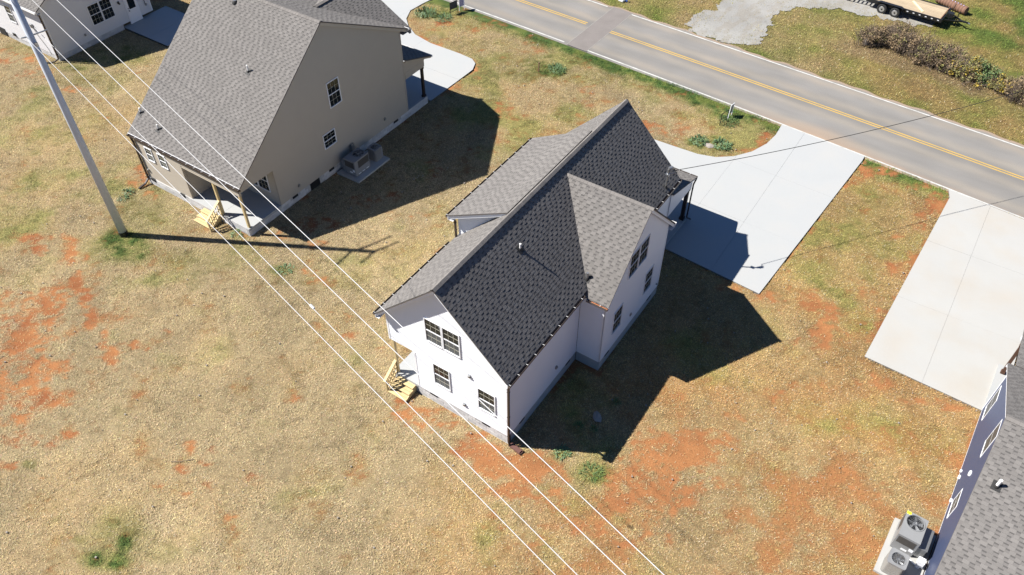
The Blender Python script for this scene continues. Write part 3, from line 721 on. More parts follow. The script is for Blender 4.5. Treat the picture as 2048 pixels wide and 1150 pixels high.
class House:
    def __init__(self, name, loc, label, rot=0.0, local=False, group=None, siding=None, trim=None):
        self.root = empty(name, loc, rot); tag(self.root, label, "house", group)
        self.off = (0, 0, 0) if local else tuple(loc)
        self.siding = siding; self.trim = trim
        self.deck = MB(); self.rest = MB(); self.tabs = []; self.caps = []
        self.loc = Vector(loc); self.rot = rot; self.local = local
    def put(self, b, name, m, parent=None, smooth=False):
        return b.build(name, m, parent or self.root, self.off, smooth)
    def F(self, O, S, N): return (Vector(O), Vector(S).normalized(), Vector(N).normalized())
    def lap(self, b, F, T, poly, e, h0, h1, mi=0):
        """lapped courses over polygon poly(s,t) in frame O,S,N with up direction T"""
        O, S, N = F
        t0 = min(p[1] for p in poly); t1 = max(p[1] for p in poly)
        k = int((t1 - t0) / e) + 1
        for i in range(k):
            a = t0 + i * e; c = a + e
            q = clip(clip(poly, 0, 1, a), 0, -1, -c)
            if len(q) < 3: continue
            H = lambda t: h0 + (h1 - h0) * (t - a) / e
            pts = [O + S * s + T * t + N * H(t) for s, t in q]
            ar = sum((pts[j] - pts[0]).cross(pts[(j + 1) % len(pts)] - pts[0]).dot(N) for j in range(len(pts)))
            if ar < 0: pts = pts[::-1]; q = q[::-1]
            b.poly(pts, mi)
            for j in range(len(q)):
                s1, s2 = q[j], q[(j + 1) % len(q)]
                if abs(s1[1] - a) < 1e-6 and abs(s2[1] - a) < 1e-6 and abs(s1[0] - s2[0]) > 1e-4:
                    p1, p2 = pts[j], pts[(j + 1) % len(q)]
                    b.poly([p2, p1, p1 - N * (h0 - h1 * .2), p2 - N * (h0 - h1 * .2)], mi)
    def wall(self, F, poly, e=.115, corner=None):
        O, S, N = F
        b = MB(); b.prism([O + S * s + ZV * t for s, t in poly], -N * .14)
        w = self.put(b, "wall", self.siding)
        c = MB(); self.lap(c, F, ZV, poly, e, .021, .003)
        tag(self.put(c, "siding", self.siding, w), kind="stuff")
        if corner:
            for s, z0, z1 in corner:
                c = MB(); c.obox(F, (s - .045, s + .045), (-.02, .026), (z0, z1)); self.put(c, "corner_trim", self.trim, w)
        return w
    def window(self, F, s0, s1, z0, z1, cols=3, rows=2, screen=True, frame=None, fw=.05, glaz='glass', dp=.055):
        O, S, N = F; frame = frame or M['white_trim']
        b = MB(); zm = (z0 + z1) / 2
        b.obox(F, (s0 - fw, s0), (0, dp), (z0 - fw, z1 + fw)); b.obox(F, (s1, s1 + fw), (0, dp), (z0 - fw, z1 + fw))
        b.obox(F, (s0, s1), (0, dp - .001), (z1, z1 + fw)); b.obox(F, (s0, s1), (0, dp + .012), (z0 - fw, z0))
        b.obox(F, (s0, s1), (.012, dp - .01), (zm - .022, zm + .022))
        w = self.put(b, "window", frame)
        mu = MB(); bw = .0065
        for a, c, off in ((z0, zm - .022, 0), (zm + .022, z1, 0)):
            for i in range(1, cols): s = s0 + (s1 - s0) * i / cols; mu.obox(F, (s - bw, s + bw), (.018, .030), (a, c))
            for i in range(1, rows):
                zz = a + (c - a) * i / rows
                for j in range(cols):
                    sa = s0 + (s1 - s0) * j / cols + (bw if j else 0); sb = s0 + (s1 - s0) * (j + 1) / cols - (bw if j < cols - 1 else 0)
                    mu.obox(F, (sa, sb), (.018, .029), (zz - bw, zz + bw))
        self.put(mu, "muntin", M["muntin"], w) if mu.f else None
        for lower, (a, c) in ((1, (z0, zm - .022)), (0, (zm + .022, z1))):
            um = unit_mesh("pane", M['screen'] if (screen and lower) else M[glaz])
            for i in range(cols):
                for j in range(rows):
                    sa = s0 + (s1 - s0) * i / cols; za = a + (c - a) * j / rows
                    P0 = O + S * (sa + .002) + N * .006 + ZV * (za + .002) - Vector(self.off)
                    nn = (N + S * random.uniform(-.012, .012) + ZV * random.uniform(-.012, .012)).normalized()
                    inst("pane", um, basis(P0, S, nn, ZV, (s1 - s0) / cols - .004, .016, (c - a) / rows - .004), w)
        return w
    def slope(self, O, U, V, poly, e=.145, thick=.05, bands=True):
        """roof plane: O eave corner, U along eave, V up slope; poly (u,v)"""
        O, U, V = Vector(O), Vector(U).normalized(), Vector(V).normalized()
        N = U.cross(V).normalized()
        if N.z < 0: N = -N
        self.deck.prism([O + U * u + V * v - N * .002 for u, v in poly], -N * thick)
        self.lap(self.rest, (O, U, N), V, poly, e, .007, .001, 1)
        v1 = max(p[1] for p in poly)
        k = 0; v = 0.0
        while v < v1 - .03:
            us = [p for p in clip(clip(poly, 0, 1, v + .002), 0, -1, -(v + e))]
            if len(us) >= 3:
                u0 = min(p[0] for p in us); u1 = max(p[0] for p in us)
                u = u0 - ((k * .137) % .37) - random.random() * .08
                while u < u1:
                    w = random.choice((.17, .20, .22, .25)); g = random.choice((.14, .16, .18))
                    q = [(u, v - .002), (u + w, v - .002), (u + w, v + e * .97), (u, v + e * .97)]
                    full = all(self.inp(p, poly) for p in q)
                    P0 = O + U * u + V * (v - .002) + N * .001
                    if full: self.tabs.append((P0, U, V, N, w, e * .97))
                    else:
                        q2 = q
                        for i in range(len(poly)):
                            p, r = poly[i], poly[(i + 1) % len(poly)]
                            a, c_ = -(r[1] - p[1]), (r[0] - p[0])
                            if sum(x * y for x, y in zip((a, c_), (sum(z_[0] for z_ in poly) / len(poly) - p[0], sum(z_[1] for z_ in poly) / len(poly) - p[1]))) < 0: a, c_ = -a, -c_
                            q2 = clip(q2, a, c_, a * p[0] + c_ * p[1])
                            if len(q2) < 3: break
                        if len(q2) >= 3:
                            self.rest.poly([O + U * s + V * t + N * .010 for s, t in q2], 0)
                    if bands and all(self.inp(p, poly) for p in ((u + w, v), (u + w + g, v + e))):
                        h = e * random.uniform(.30, .42)
                        self.rest.poly([O + U * s + V * t + N * hh for s, t, hh in ((u + w, v + e - h, .0056), (u + w + g, v + e - h, .0056), (u + w + g, v + e, .0046), (u + w, v + e, .0046))], 2)
                    u += w + g
            v += e; k += 1
    @staticmethod
    def inp(p, poly):
        s = 0
        for i in range(len(poly)):
            a, b = poly[i], poly[(i + 1) % len(poly)]
            c = (b[0] - a[0]) * (p[1] - a[1]) - (b[1] - a[1]) * (p[0] - a[0])
            if abs(c) < 1e-9: continue
            if s == 0: s = 1 if c > 0 else -1
            elif (c > 0) != (s > 0): return False
        return True
    def finish_roof(self, n_single=290):
        roof = self.put(self.deck, "roof", M['deckwood'])
        R3 = Matrix.Rotation(self.rot, 3, 'Z')
        cr = cam.rotation_euler.to_matrix()
        sc_ = []
        for t in self.tabs:
            P = t[0] if not self.local else R3 @ t[0] + self.loc
            N = t[3] if not self.local else R3 @ t[3]
            d = CAM - P; c = cr.transposed() @ (P - CAM)
            vis = abs(c.x / -c.z) < .64 and abs(c.y / -c.z) < .36
            sc_.append(max(d.normalized().dot(N), 0) * t[4] / d.length_squared * (1 if vis else 0))
        order = np.argsort(-np.array(sc_))
        um = unit_mesh("shingle", M['shingle'], 'tab')
        off = Vector(self.off)
        for r, i in enumerate(order):
            P0, U, V, N, w, e = self.tabs[i]
            if U.cross(V).dot(N) < 0: P0 = P0 + U * w; U = -U
            if r < n_single and sc_[i] > 0:
                inst("shingle", um, basis(P0 - off, U, V, N, w, e, 1), roof)
            else:
                q = [P0, P0 + U * w, P0 + U * w + V * e, P0 + V * e]
                a = [q[0] + N * .0115, q[1] + N * .0115, q[2] + N * .0075, q[3] + N * .0075]
                n = len(self.rest.v); self.rest.v += [tuple(p) for p in a + [q[0], q[1], q[2], q[3]]]
                for f in ((0, 1, 2, 3), (4, 5, 1, 0), (5, 6, 2, 1), (7, 4, 0, 3)): self.rest.f.append(tuple(n + x for x in f)); self.rest.m.append(0)
        tag(self.put(self.rest, "shingles", [M['shingle'], M['shingle_base'], M['shingle_band']], roof), kind="stuff")
        self.roof = roof
        for fn in self.caps: fn(roof)
        return roof
    def ridge(self, P0, P1, sa, sb, lift=.03, w=.17, step=.19, vent=False):
        """row of folded cap shingles from P0 to P1; sa, sb down-slope directions on both sides"""
        P0, P1 = Vector(P0), Vector(P1); D = (P1 - P0).normalized(); L = (P1 - P0).length
        sa, sb = Vector(sa).normalized(), Vector(sb).normalized()
        b = MB(); t = .012
        na = D.cross(sa); na = na if na.z > 0 else -na
        nb = D.cross(sb); nb = nb if nb.z > 0 else -nb
        ln = step + .09
        prof = [sa * w, (sa + sb) * .02 + ZV * .004, sb * w]
        for s, n_ in ((0, na), (1, nb)):
            pr = prof[s:s + 2]
            b.prism([pr[0], pr[1], pr[1] + D * ln, pr[0] + D * ln], n_ * t)
        me = b.mesh("ridge_cap", M['ridge'])
        def make(roof):
            if vent:
                v = MB()
                for sd, n_ in ((sa, na), (sb, nb)):
                    v.prism([P0 + ZV * .0 + sd * (w - .02), P0 + sd * 0, P1 + sd * 0, P1 + sd * (w - .02)], n_ * (lift - .004))
                self.put(v, "ridge_vent", M['black'], roof)
            for i in range(int(L / step)):
                o = P0 + D * (i * step) + ZV * lift * (1.0 if not vent else 1.35) - Vector(self.off)
                tilt = Matrix.Translation(o) @ Matrix.Rotation(random.uniform(-.012, .012), 4, 'Z') @ Matrix.Rotation(-.03, 4, D.cross(ZV).normalized() * -1)
                inst("ridge_cap", me, tilt, roof)
        self.caps.append(make)
    def gutter(self, P0, P1, N, m, hang=None, dirt=None):
        P0, P1, N = Vector(P0), Vector(P1), Vector(N).normalized()
        S = (P1 - P0).normalized(); L = (P1 - P0).length; F = (P0, S, N); b = MB()
        b.obox(F, (0, L), (0, .004), (-.11, .0)); b.obox(F, (0, L), (.104, .112), (-.11, .01)); b.obox(F, (0, L), (.004, .104), (-.11, -.105))
        b.obox(F, (0, .006), (.004, .104), (-.105, 0)); b.obox(F, (L - .006, L), (.004, .104), (-.105, 0))
        g = self.put(b, "gutter", m)
        if dirt:
            d = MB(); d.obox(F, (.01, L - .01), (.005, .103), (-.1045, -.06)); self.put(d, "silt", dirt, g)
        if hang:
            um = unit_mesh("hanger", M['hanger']); k = int(L / .62)
            for i in range(k + 1):
                s = min(.05 + i * .62, L - .1)
                inst("hanger", um, basis(P0 + S * s + N * .0 + ZV * .004 - Vector(self.off), S, N, ZV, .022, .118, .010), g)
        return g
    def downspout(self, pts, m, w=.085):
        b = MB()
        for p, q in zip(pts[:-1], pts[1:]): b.bar(p, Vector(q) + (Vector(q) - Vector(p)).normalized() * .01, w, w * .8)
        d = self.put(b, "downspout", m)
        c = MB()
        for f in (.12, .55, .9):
            p = Vector(pts[1]).lerp(Vector(pts[2]), f) if len(pts) > 2 else Vector(pts[0]).lerp(Vector(pts[1]), f)
            c.box(p.x - w * .62, p.x + w * .62, p.y - w * .62, p.y + w * .62, p.z, p.z + .03)
        self.put(c, "strap", m, d)
        return d
    def blocks(self, F, s0, s1, z0, z1, holes=(), bl=.4, bh=.2):
        """foundation of single concrete blocks with raked joints"""
        O, S, N = F
        b = MB(); b.obox(F, (s0, s1), (-.19, -.012), (z0 - .15, z1))
        f = self.put(b, "foundation", M['mortar'])
        um = unit_mesh("block", M['block'])
        z = z1; k = 0
        while z > z0 - .02:
            a = max(z - bh, z0 - .08); s = s0 - (bl / 2 if k % 2 else 0)
            while s < s1 - .02:
                p, q = max(s, s0), min(s + bl, s1)
                if q - p > .05 and not any(p < h[1] and q > h[0] and a < h[3] - .02 and z > h[2] + .02 for h in holes):
                    P0 = O + S * (p + .005) + N * (-.10 + random.uniform(-.003, .003)) + ZV * (a + .005) - Vector(self.off)
                    inst("block", um, basis(P0, S, N, ZV, q - p - .01, .10, z - a - .01), f)
                s += bl
            z -= bh; k += 1
        return f
    def parged(self, F, s0, s1, z0, z1):
        b = MB(); b.obox(F, (s0, s1), (-.18, .0), (z0 - .15, z1))
        return self.put(b, "foundation", M['parge'])
    def vent(self, F, s, z, w=.40, h=.17, parent=None, n=.012):
        b = MB(); b.obox(F, (s - w / 2, s + w / 2), (-.06, n), (z - h / 2, z + h / 2))
        v = self.put(b, "foundation_vent", M['vent_dark'], parent)
        c = MB()
        for i in range(4): c.obox(F, (s - w / 2 + .02, s + w / 2 - .02), (n, n + .012), (z - h / 2 + .02 + i * h / 4.6, z - h / 2 + .035 + i * h / 4.6))
        self.put(c, "louvre", M['black'], v)
    def fixture(self, F, s, z, name="outlet_box", m=None, w=.12, h=.16, d=.08):
        b = MB(); b.obox(F, (s - w / 2, s + w / 2), (.012, d), (z - h / 2, z + h / 2)); b.obox(F, (s - w * .32, s + w * .32), (d, d + .03), (z - h * .05, z + h / 2.4))
        return self.put(b, name, m or M['galv'])
    def pipe(self, base, h, r=.05, m=None, slope=None):
        base = Vector(base)
        b = MB(); b.tube([base - ZV * .08, base + ZV * h], r, 14)
        b.tube([base + ZV * (h - .02), base + ZV * (h - .01)], r * .8, 14)
        p = self.put(b, "vent_pipe", m or M['pvc'], smooth=False)
        c = MB(); c.tube([base - ZV * .06, base + ZV * .05, base + ZV * .10], [r * 2.0, r * 1.6, r * 1.12], 14)
        if slope:
            u, v, n = slope
            u, v, n = Vector(u), Vector(v), Vector(n)
            c.prism([base + n * .012 + u * a + v * d for a, d in ((-.16, -.17), (.16, -.17), (.16, .2), (-.16, .2))], n * .008)
        self.put(c, "pipe_boot", M['rubber'], p)
    def rake(self, Pe, Pr, N, m, depth=.19, over=.36, drop=.055):
        Pe, Pr, N = Vector(Pe), Vector(Pr), Vector(N).normalized()
        Pe = Pe - N * .05; Pr = Pr - N * .05; over = over - .05
        d = Vector((0, 0, depth)); t = Vector((0, 0, drop))
        b = MB(); b.prism([Pe - t, Pr - t, Pr - t - d, Pe - t - d], -N * .024); self.put(b, "rake_board", m)
        b = MB(); b.prism([Pe - t - d * .9 - N * .026, Pr - t - d * .9 - N * .026, Pr - t - d * .9 - N * over, Pe - t - d * .9 - N * over], Vector((0, 0, .014))); self.put(b, "soffit", m)
    def eave(self, P0, P1, N, m, over=.25, depth=.18):
        P0, P1, N = Vector(P0), Vector(P1), Vector(N).normalized()
        F = (P0, (P1 - P0).normalized(), N); L = (P1 - P0).length
        b = MB(); b.obox(F, (0, L), (-.03, -.004), (-depth - .06, -.055)); self.put(b, "fascia", m)
        b = MB(); b.obox(F, (.01, L - .01), (-over + .018, -.032), (-depth - .055, -depth - .04)); self.put(b, "soffit", m)
    def slab(self, pts, z0, z1, name="porch_floor", m=None):
        b = MB(); b.prism([(x, y, z0) for x, y in pts], (0, 0, z1 - z0)); return self.put(b, name, m or M['concrete'])
    def post(self, x, y, z0, z1, w, m, cap=True, name="post"):
        b = MB(); b.box(x - w / 2, x + w / 2, y - w / 2, y + w / 2, z0, z1)
        if cap:
            b.box(x - w * .72, x + w * .72, y - w * .72, y + w * .72, z0, z0 + .16); b.box(x - w * .68, x + w * .68, y - w * .68, y + w * .68, z1 - .2, z1 - .003)
        return self.put(b, name, m)

def steps(name, label, xr, ys, zs, rail_x, loc, top_y, rail_end_y, ztop):
    """timber steps running down toward -y with one railing"""
    t = empty(name, loc); tag(t, label, "steps", "wooden steps at the back porches")
    off = tuple(loc)
    for i, (y1, z) in enumerate(zip(ys, zs)):
        for k in range(2):
            b = MB(); b.box(xr[0], xr[1], y1 - .335 + k * .17, y1 - .17 + k * .17 - .008, z - .04, z); b.build("tread", M['wood'], t, off)
        b = MB(); b.box(xr[0] + .04, xr[1] - .04, y1 - .012, y1 + .012, z - .15, z - .043); b.build("riser", M['wood'], t, off)
    y_hi, y_lo = ys[0] + .02, ys[-1] - .3
    for sx in (xr[0] + .03, xr[1] - .03):
        b = MB(); b.prism([(sx - .02, y_hi, zs[0] - .045), (sx - .02, y_hi, .0), (sx - .02, y_lo + .25, -.02), (sx - .02, y_lo, -.02), (sx - .02, y_lo, zs[-1] - .045)], (.04, 0, 0))
        b.build("stringer", M['wood'], t, off)
    zr = lambda y: ztop + (y - top_y) / (top_y - rail_end_y) * (ztop - (ztop - .62))
    b = MB(); b.box(rail_x - .045, rail_x + .045, rail_end_y - .045, rail_end_y + .045, -.05, zr(rail_end_y) - .02); b.build("newel_post", M['wood'], t, off)
    b = MB(); b.box(rail_x - .045, rail_x + .045, top_y - .045, top_y + .045, .0, zr(top_y) - .02); b.build("newel_post", M['wood'], t, off)
    b = MB(); b.bar((rail_x, top_y + .08, zr(top_y + .08)), (rail_x, rail_end_y - .1, zr(rail_end_y - .1)), .14, .04); b.build("handrail", M['wood'], t, off)
    b = MB(); b.bar((rail_x, top_y - .05, zr(top_y) - .80), (rail_x, rail_end_y + .05, zr(rail_end_y) - .76), .04, .08); b.build("bottom_rail", M['wood'], t, off)
    b = MB(); b.bar((rail_x + .03, top_y - .05, zr(top_y) - .42), (rail_x + .03, rail_end_y + .05, zr(rail_end_y) - .40), .03, .07); b.build("middle_rail", M['wood'], t, off)
    n = 7
    for i in range(1, n):
        y = top_y + (rail_end_y - top_y) * i / n
        b = MB(); b.box(rail_x - .018, rail_x + .018, y - .018, y + .018, zr(y) - .80, zr(y) - .025); b.build("baluster", M['wood'], t, off)
    return t
# ================================================================== white house in the middle
SIDE = "houses along the road"
H = House("house", (-3.15, 7.4, 0), "white gabled house with dark shingle roof in the middle of the lots", siding=M['white_siding'], trim=M['white_trim'], group=SIDE)
Fs = H.F((0, 0, 0), (1, 0, 0), (0, -1, 0)); Fe = H.F((0, 0, 0), (0, 1, 0), (1, 0, 0))
H.blocks(Fs, -4.95, 0, 0, .62, holes=[(-4.28, -3.88, .48, .64), (-1.4, -1.0, .48, .64)])
H.parged(Fe, .02, 5.73, 0, .62)
Fxs = H.F((0, 5.75, 0), (1, 0, 0), (0, -1, 0)); Fxe = H.F((1.25, 0, 0), (0, 1, 0), (1, 0, 0)); Fxn = H.F((0, 11.85, 0), (1, 0, 0), (0, 1, 0))
H.parged(Fxs, .02, 1.24, 0, .62); H.parged(Fxe, 5.78, 11.83, 0, .62); H.parged(Fxn, 0.02, 1.24, 0, .62)
Fn = H.F((0, 14.85, 0), (1, 0, 0), (0, 1, 0)); Fw = H.F((-6.33, 0, 0), (0, 1, 0), (-1, 0, 0))
H.wall(Fs, [(-4.95, .62), (0, .62), (0, 5.02), (-3.165, 8.18), (-6.33, 5.02), (-6.33, 3.05), (-4.95, 3.05)], corner=[(-.045, .62, 4.6), (-4.905, .62, 3.05), (-6.285, 3.05, 4.8)])
H.wall(Fe, [(0.02, .62), (5.72, .62), (5.72, 4.72), (0.02, 4.72)], corner=[(.06, .62, 4.65)])
H.wall(Fe, [(11.85, .62), (14.83, .62), (14.83, 4.72), (11.85, 4.72)], corner=[(14.78, .62, 4.65)])
H.wall(Fxs, [(0.02, .62), (1.235, .62), (1.235, 4.44), (0.02, 4.44)], corner=[(1.19, .62, 4.42)])
H.wall(Fxe, [(5.765, .62), (11.835, .62), (11.835, 4.9), (8.9, 7.82), (5.765, 4.7)], corner=[(5.81, .62, 4.5), (11.79, .62, 4.5)])
H.wall(Fxn, [(0.0, .62), (1.235, .62), (1.235, 4.5), (0.0, 4.5)])
H.wall(Fn, [(-6.33, .62), (0, .62), (0, 5.02), (-3.165, 8.18), (-6.33, 5.02)])
H.wall(Fw, [(.02, 3.05), (14.83, 3.05), (14.83, 4.75), (.02, 4.75)]); H.wall(Fw, [(2.6, .62), (14.83, .62), (14.83, 3.04), (2.6, 3.04)])
H.wall(Fw, [(5.37, 4.76), (11.88, 4.76), (11.88, 6.42), (5.37, 6.42)])
for y, n in ((5.35, -1), (11.9, 1)):
    H.wall(H.F((0, y, 0), (1, 0, 0), (0, n, 0)), [(-6.32, 4.9), (-6.32, 6.42), (-3.5, 7.92)])
H.wall(H.F((-4.95, 0, 0), (0, 1, 0), (-1, 0, 0)), [(.02, .62), (2.58, .62), (2.58, 3.0), (.02, 3.0)])
H.wall(H.F((0, 2.6, 0), (1, 0, 0), (0, -1, 0)), [(-6.33, .62), (-4.96, .62), (-4.96, 3.0), (-6.33, 3.0)])
b = MB(); b.box(-6.33, -4.97, .15, 2.58, 2.99, 3.04); H.put(b, "porch_ceiling", M['white_trim'])
H.slab([(-6.45, .0), (-4.97, .0), (-4.97, 2.58), (-6.45, 2.58)], .45, .60)
b = MB(); b.box(-6.40, -4.99, .04, 2.56, -.1, .45); H.put(b, "porch_foundation", M['parge'])
H.post(-6.24, .12, .60, 2.99, .12, M['wood'], cap=False)
H.window(Fs, -4.07, -3.27, 4.45, 5.80); H.window(Fs, -3.16, -2.36, 4.45, 5.80)
H.window(Fs, -3.86, -3.05, 1.66, 3.0); H.window(Fs, -1.49, -.67, 1.66, 3.0)
H.window(Fxe, 7.74, 8.58, 4.52, 5.86, screen=False, fw=.035); H.window(Fxe, 8.68, 9.52, 4.52, 5.86, screen=False, fw=.035)
H.window(Fxe, 9.90, 10.68, 1.62, 2.98, screen=False, fw=.035); H.window(Fxe, 6.74, 7.55, 1.70, 3.06, screen=False, fw=.035)
# roofs
Y0, Y1 = -.40, 15.12
H.slope((.25, Y0, 4.9), (0, 1, 0), (-1, 0, 1), [(0, 0), (Y1 - Y0, 0), (Y1 - Y0, 4.81), (0, 4.81)])
H.slope((-6.55, Y0, 4.9), (0, 1, 0), (1, 0, 1), [(0, 0), (Y1 - Y0, 0), (Y1 - Y0, 4.81), (0, 4.81)])
H.slope((1.45, 5.6, 4.65), (-1, 0, 0), (0, 1, 1), [(0, 0), (1.15, 0), (4.55, 4.667), (0, 4.667)])
H.slope((1.45, 12.2, 4.65), (-1, 0, 0), (0, -1, 1), [(0, 0), (1.15, 0), (4.55, 4.667), (0, 4.667)])
H.slope((-6.65, 5.0, 6.42), (0, 1, 0), (3.25, 0, 1.72), [(0, 0), (7.1, 0), (7.1, 3.69), (0, 3.69)])
H.slope((.20, 17.95, 3.12), (-1, 0, 0), (0, -3.1, .9), [(0, 0), (6.8, 0), (6.8, 3.2), (0, 3.2)])
H.ridge((-3.15, Y0, 8.30), (-3.15, Y1, 8.30), (1, 0, -1), (-1, 0, -1), .035, .16, vent=True)
H.ridge((-2.95, 8.9, 7.96), (1.45, 8.9, 7.96), (0, 1, -1), (0, -1, -1), .012, .15)
H.rake((.25, Y0, 4.9), (-3.15, Y0, 8.3), (0, -1, 0), M['white_trim']); H.rake((-6.55, Y0, 4.9), (-3.15, Y0, 8.3), (0, -1, 0), M['white_trim'])
H.rake((.25, Y1, 4.9), (-3.15, Y1, 8.3), (0, 1, 0), M['white_trim'], over=.25); H.rake((-6.55, Y1, 4.9), (-3.15, Y1, 8.3), (0, 1, 0), M['white_trim'], over=.25)
H.rake((1.45, 5.6, 4.65), (1.45, 8.9, 7.95), (1, 0, 0), M['white_trim'], over=.18); H.rake((1.45, 12.2, 4.65), (1.45, 8.9, 7.95), (1, 0, 0), M['white_trim'], depth=.22, over=.18)
H.rake((-6.65, 5.0, 6.42), (-3.4, 5.0, 8.14), (0, -1, 0), M['white_trim'], over=.33)
H.eave((.25, Y0, 4.9), (.25, 5.55, 4.9), (1, 0, 0), M['white_trim']); H.eave((.25, 12.25, 4.9), (.25, Y1, 4.9), (1, 0, 0), M['white_trim'])
H.eave((-6.55, Y0, 4.9), (-6.55, 4.98, 4.9), (-1, 0, 0), M['white_trim'], .22); H.eave((-6.65, 5.0, 6.42), (-6.65, 12.1, 6.42), (-1, 0, 0), M['white_trim'], .3)
H.eave((.32, 5.6, 4.65), (1.45, 5.6, 4.65), (0, -1, 0), M['white_trim'], .14); H.eave((.32, 12.2, 4.65), (1.45, 12.2, 4.65), (0, 1, 0), M['white_trim'], .33)
H.gutter((.255, Y0, 4.87), (.255, 5.46, 4.87), (1, 0, 0), M['gutter'], True); H.gutter((.255, 12.35, 4.87), (.255, Y1, 4.87), (1, 0, 0), M['gutter'], True)
H.gutter((-6.555, Y0, 4.87), (-6.555, 4.95, 4.87), (-1, 0, 0), M['gutter'], True); H.gutter((-6.655, 5.0, 6.39), (-6.655, 12.1, 6.39), (-1, 0, 0), M['gutter'], True)
H.gutter((.40, 5.595, 4.62), (1.45, 5.595, 4.62), (0, -1, 0), M['gutter'], True, dirt=M['copper']); H.gutter((.40, 12.205, 4.62), (1.45, 12.205, 4.62), (0, 1, 0), M['white_metal'], True)
H.gutter((-6.5, 17.96, 3.09), (.2, 17.96, 3.09), (0, 1, 0), M['gutter'], True)
H.downspout([(.31, -.30, 4.78), (.05, -.046, 4.36), (.05, -.046, .30), (.12, -.08, .12)], M['brown_metal'])
H.downspout([(-6.72, 5.12, 6.30), (-6.44, 5.26, 6.02), (-6.44, 5.26, 4.98)], M['brown_metal'])
# front porch on the road side
H.slab([(-6.4, 14.98), (.10, 14.98), (.10, 17.92), (-6.4, 17.92)], .05, .16)
b = MB(); b.box(-6.4, .06, 17.62, 17.82, 2.42, 2.98); b.box(-.14, .055, 14.9, 17.615, 2.42, 2.96); b.prism([(.055, 14.9, 2.96), (.055, 17.8, 2.96), (.055, 17.8, 3.02), (.055, 14.9, 3.86)], (-.12, 0, 0)); H.put(b, "porch_beam", M['white_trim'])
for x in (-.10, -3.1, -6.2): H.post(x, 17.72, .16, 2.42, .19, M['dark_post'])
H.rake((.20, 17.95, 3.12), (.20, 14.95, 3.99), (1, 0, 0), M['white_trim'], depth=.13, over=.12)
H.downspout([(.18, 18.0, 3.0), (.10, 17.92, 2.6), (.10, 17.92, .22), (.3, 18.05, .10)], M['brown_metal'], .07)
b = MB(); b.obox(Fn, (-3.6, -2.65), (.01, .06), (.2, 2.25)); H.put(b, "front_door", M['dark_post'])
H.vent(Fs, -4.08, .56); H.vent(Fs, -1.20, .56); H.vent(Fe, 1.07, .55, n=.014); H.vent(Fe, 5.0, .55, n=.014); H.vent(Fxe, 6.5, .55, n=.014); H.vent(Fxe, 10.85, .55, n=.014)
H.fixture(Fs, -1.92, 3.5); H.fixture(Fs, -2.3, 1.2); H.fixture(Fe, 3.84, 1.39); H.fixture(Fxe, 8.7, 1.26, d=.06); H.fixture(Fxe, 11.55, .95, "faucet", M['galv'], .06, .08)
H.finish_roof()
q2 = math.sqrt(.5)
H.pipe((-2.18, 4.16, 7.33), .33, .042, slope=((0, 1, 0), (-q2, 0, q2), (q2, 0, q2)))
H.pipe((.03, 6.14, 5.19), .36, .06, M['galv'], slope=((1, 0, 0), (0, q2, q2), (0, -q2, q2)))
b = MB(); b.tube([(.03, 13.85, 4.95), (.03, 13.85, 6.15)], .038, 12); b.tube([(.03, 13.85, 6.15), (.06, 13.9, 6.26), (.14, 14.0, 6.27), (.2, 14.06, 6.2)], [.05, .085, .08, .05], 12)
mast = H.put(b, "service_mast", M['galv'], smooth=False)
b = MB(); b.tube([(.03, 13.85, 5.04), (.03, 13.85, 5.2)], [.12, .05], 12); H.put(b, "pipe_boot", M['rubber'], mast)
b = MB()
for k, (dx, dy, dz) in enumerate(((.16, .1, -.12), (.1, .2, -.2), (.2, .02, -.22))):
    b.tube([(.2, 14.06, 6.2), (.2 + dx * .6, 14.06 + dy * .6, 6.05), (.2 + dx, 14.06 + dy, 6.2 + dz), (.28, 14.3, 5.98)], .012, 6)
H.put(b, "drip_loop", M['cable'], mast)
b = MB(); b.bar((.03, 13.85, 5.9), (.35, 14.1, 5.95), .03); b.box(-.06, .12, 13.77, 13.93, 5.86, 5.93); H.put(b, "clamp", M['galv'], mast)

# ================================================================== tan house
T = House("house", (-19.4, 3.25, 0), "tan sided house with big grey roof slope beside the pale power pole", siding=M['tan_siding'], trim=M['tan_trim'], group=SIDE)
tt = M['tan_trim']
Ft = T.F((-19.45, 0, 0), (0, 1, 0), (1, 0, 0)); Fts = T.F((0, 3.3, 0), (1, 0, 0), (0, -1, 0)); Ftn = T.F((0, 17.2, 0), (1, 0, 0), (0, 1, 0)); Ftw = T.F((-28.0, 0, 0), (0, 1, 0), (-1, 0, 0))
VS = [6.8, 9.86, 11.85, 15.9]
T.blocks(Ft, 3.2, 19.2, 0, .50, holes=[(s - .2, s + .2, .34, .5) for s in VS] + [(8.0, 8.82, .0, .5)])
T.blocks(T.F((0, 3.22, 0), (1, 0, 0), (0, -1, 0)), -28.0, -19.45, 0, .50, holes=[(-27.7, -27.3, .34, .5), (-25.12, -24.72, .34, .5)])
zt = lambda y: (9.5 - (10.95 - y) * .797) if y < 10.95 else (9.5 - (y - 10.95) * .504)
T.wall(Ft, [(5.7, .5), (17.18, .5), (17.18, zt(17.18) - .1), (10.95, 9.38), (3.3, zt(3.3) - .12), (3.3, 2.95), (5.7, 2.95)], corner=[(17.13, .5, 6.2), (5.75, .5, 2.95)])
T.wall(Fts, [(-27.98, .5), (-24.1, .5), (-24.1, 3.2), (-27.98, 3.2)], corner=[(-27.93, .5, 3.2), (-24.14, .5, 2.9)])
T.wall(Fts, [(-24.1, 2.75), (-19.46, 2.75), (-19.46, 3.2), (-24.1, 3.2)])
T.wall(T.F((0, 5.7, 0), (1, 0, 0), (0, -1, 0)), [(-24.1, .5), (-19.46, .5), (-19.46, 2.95), (-24.1, 2.95)])
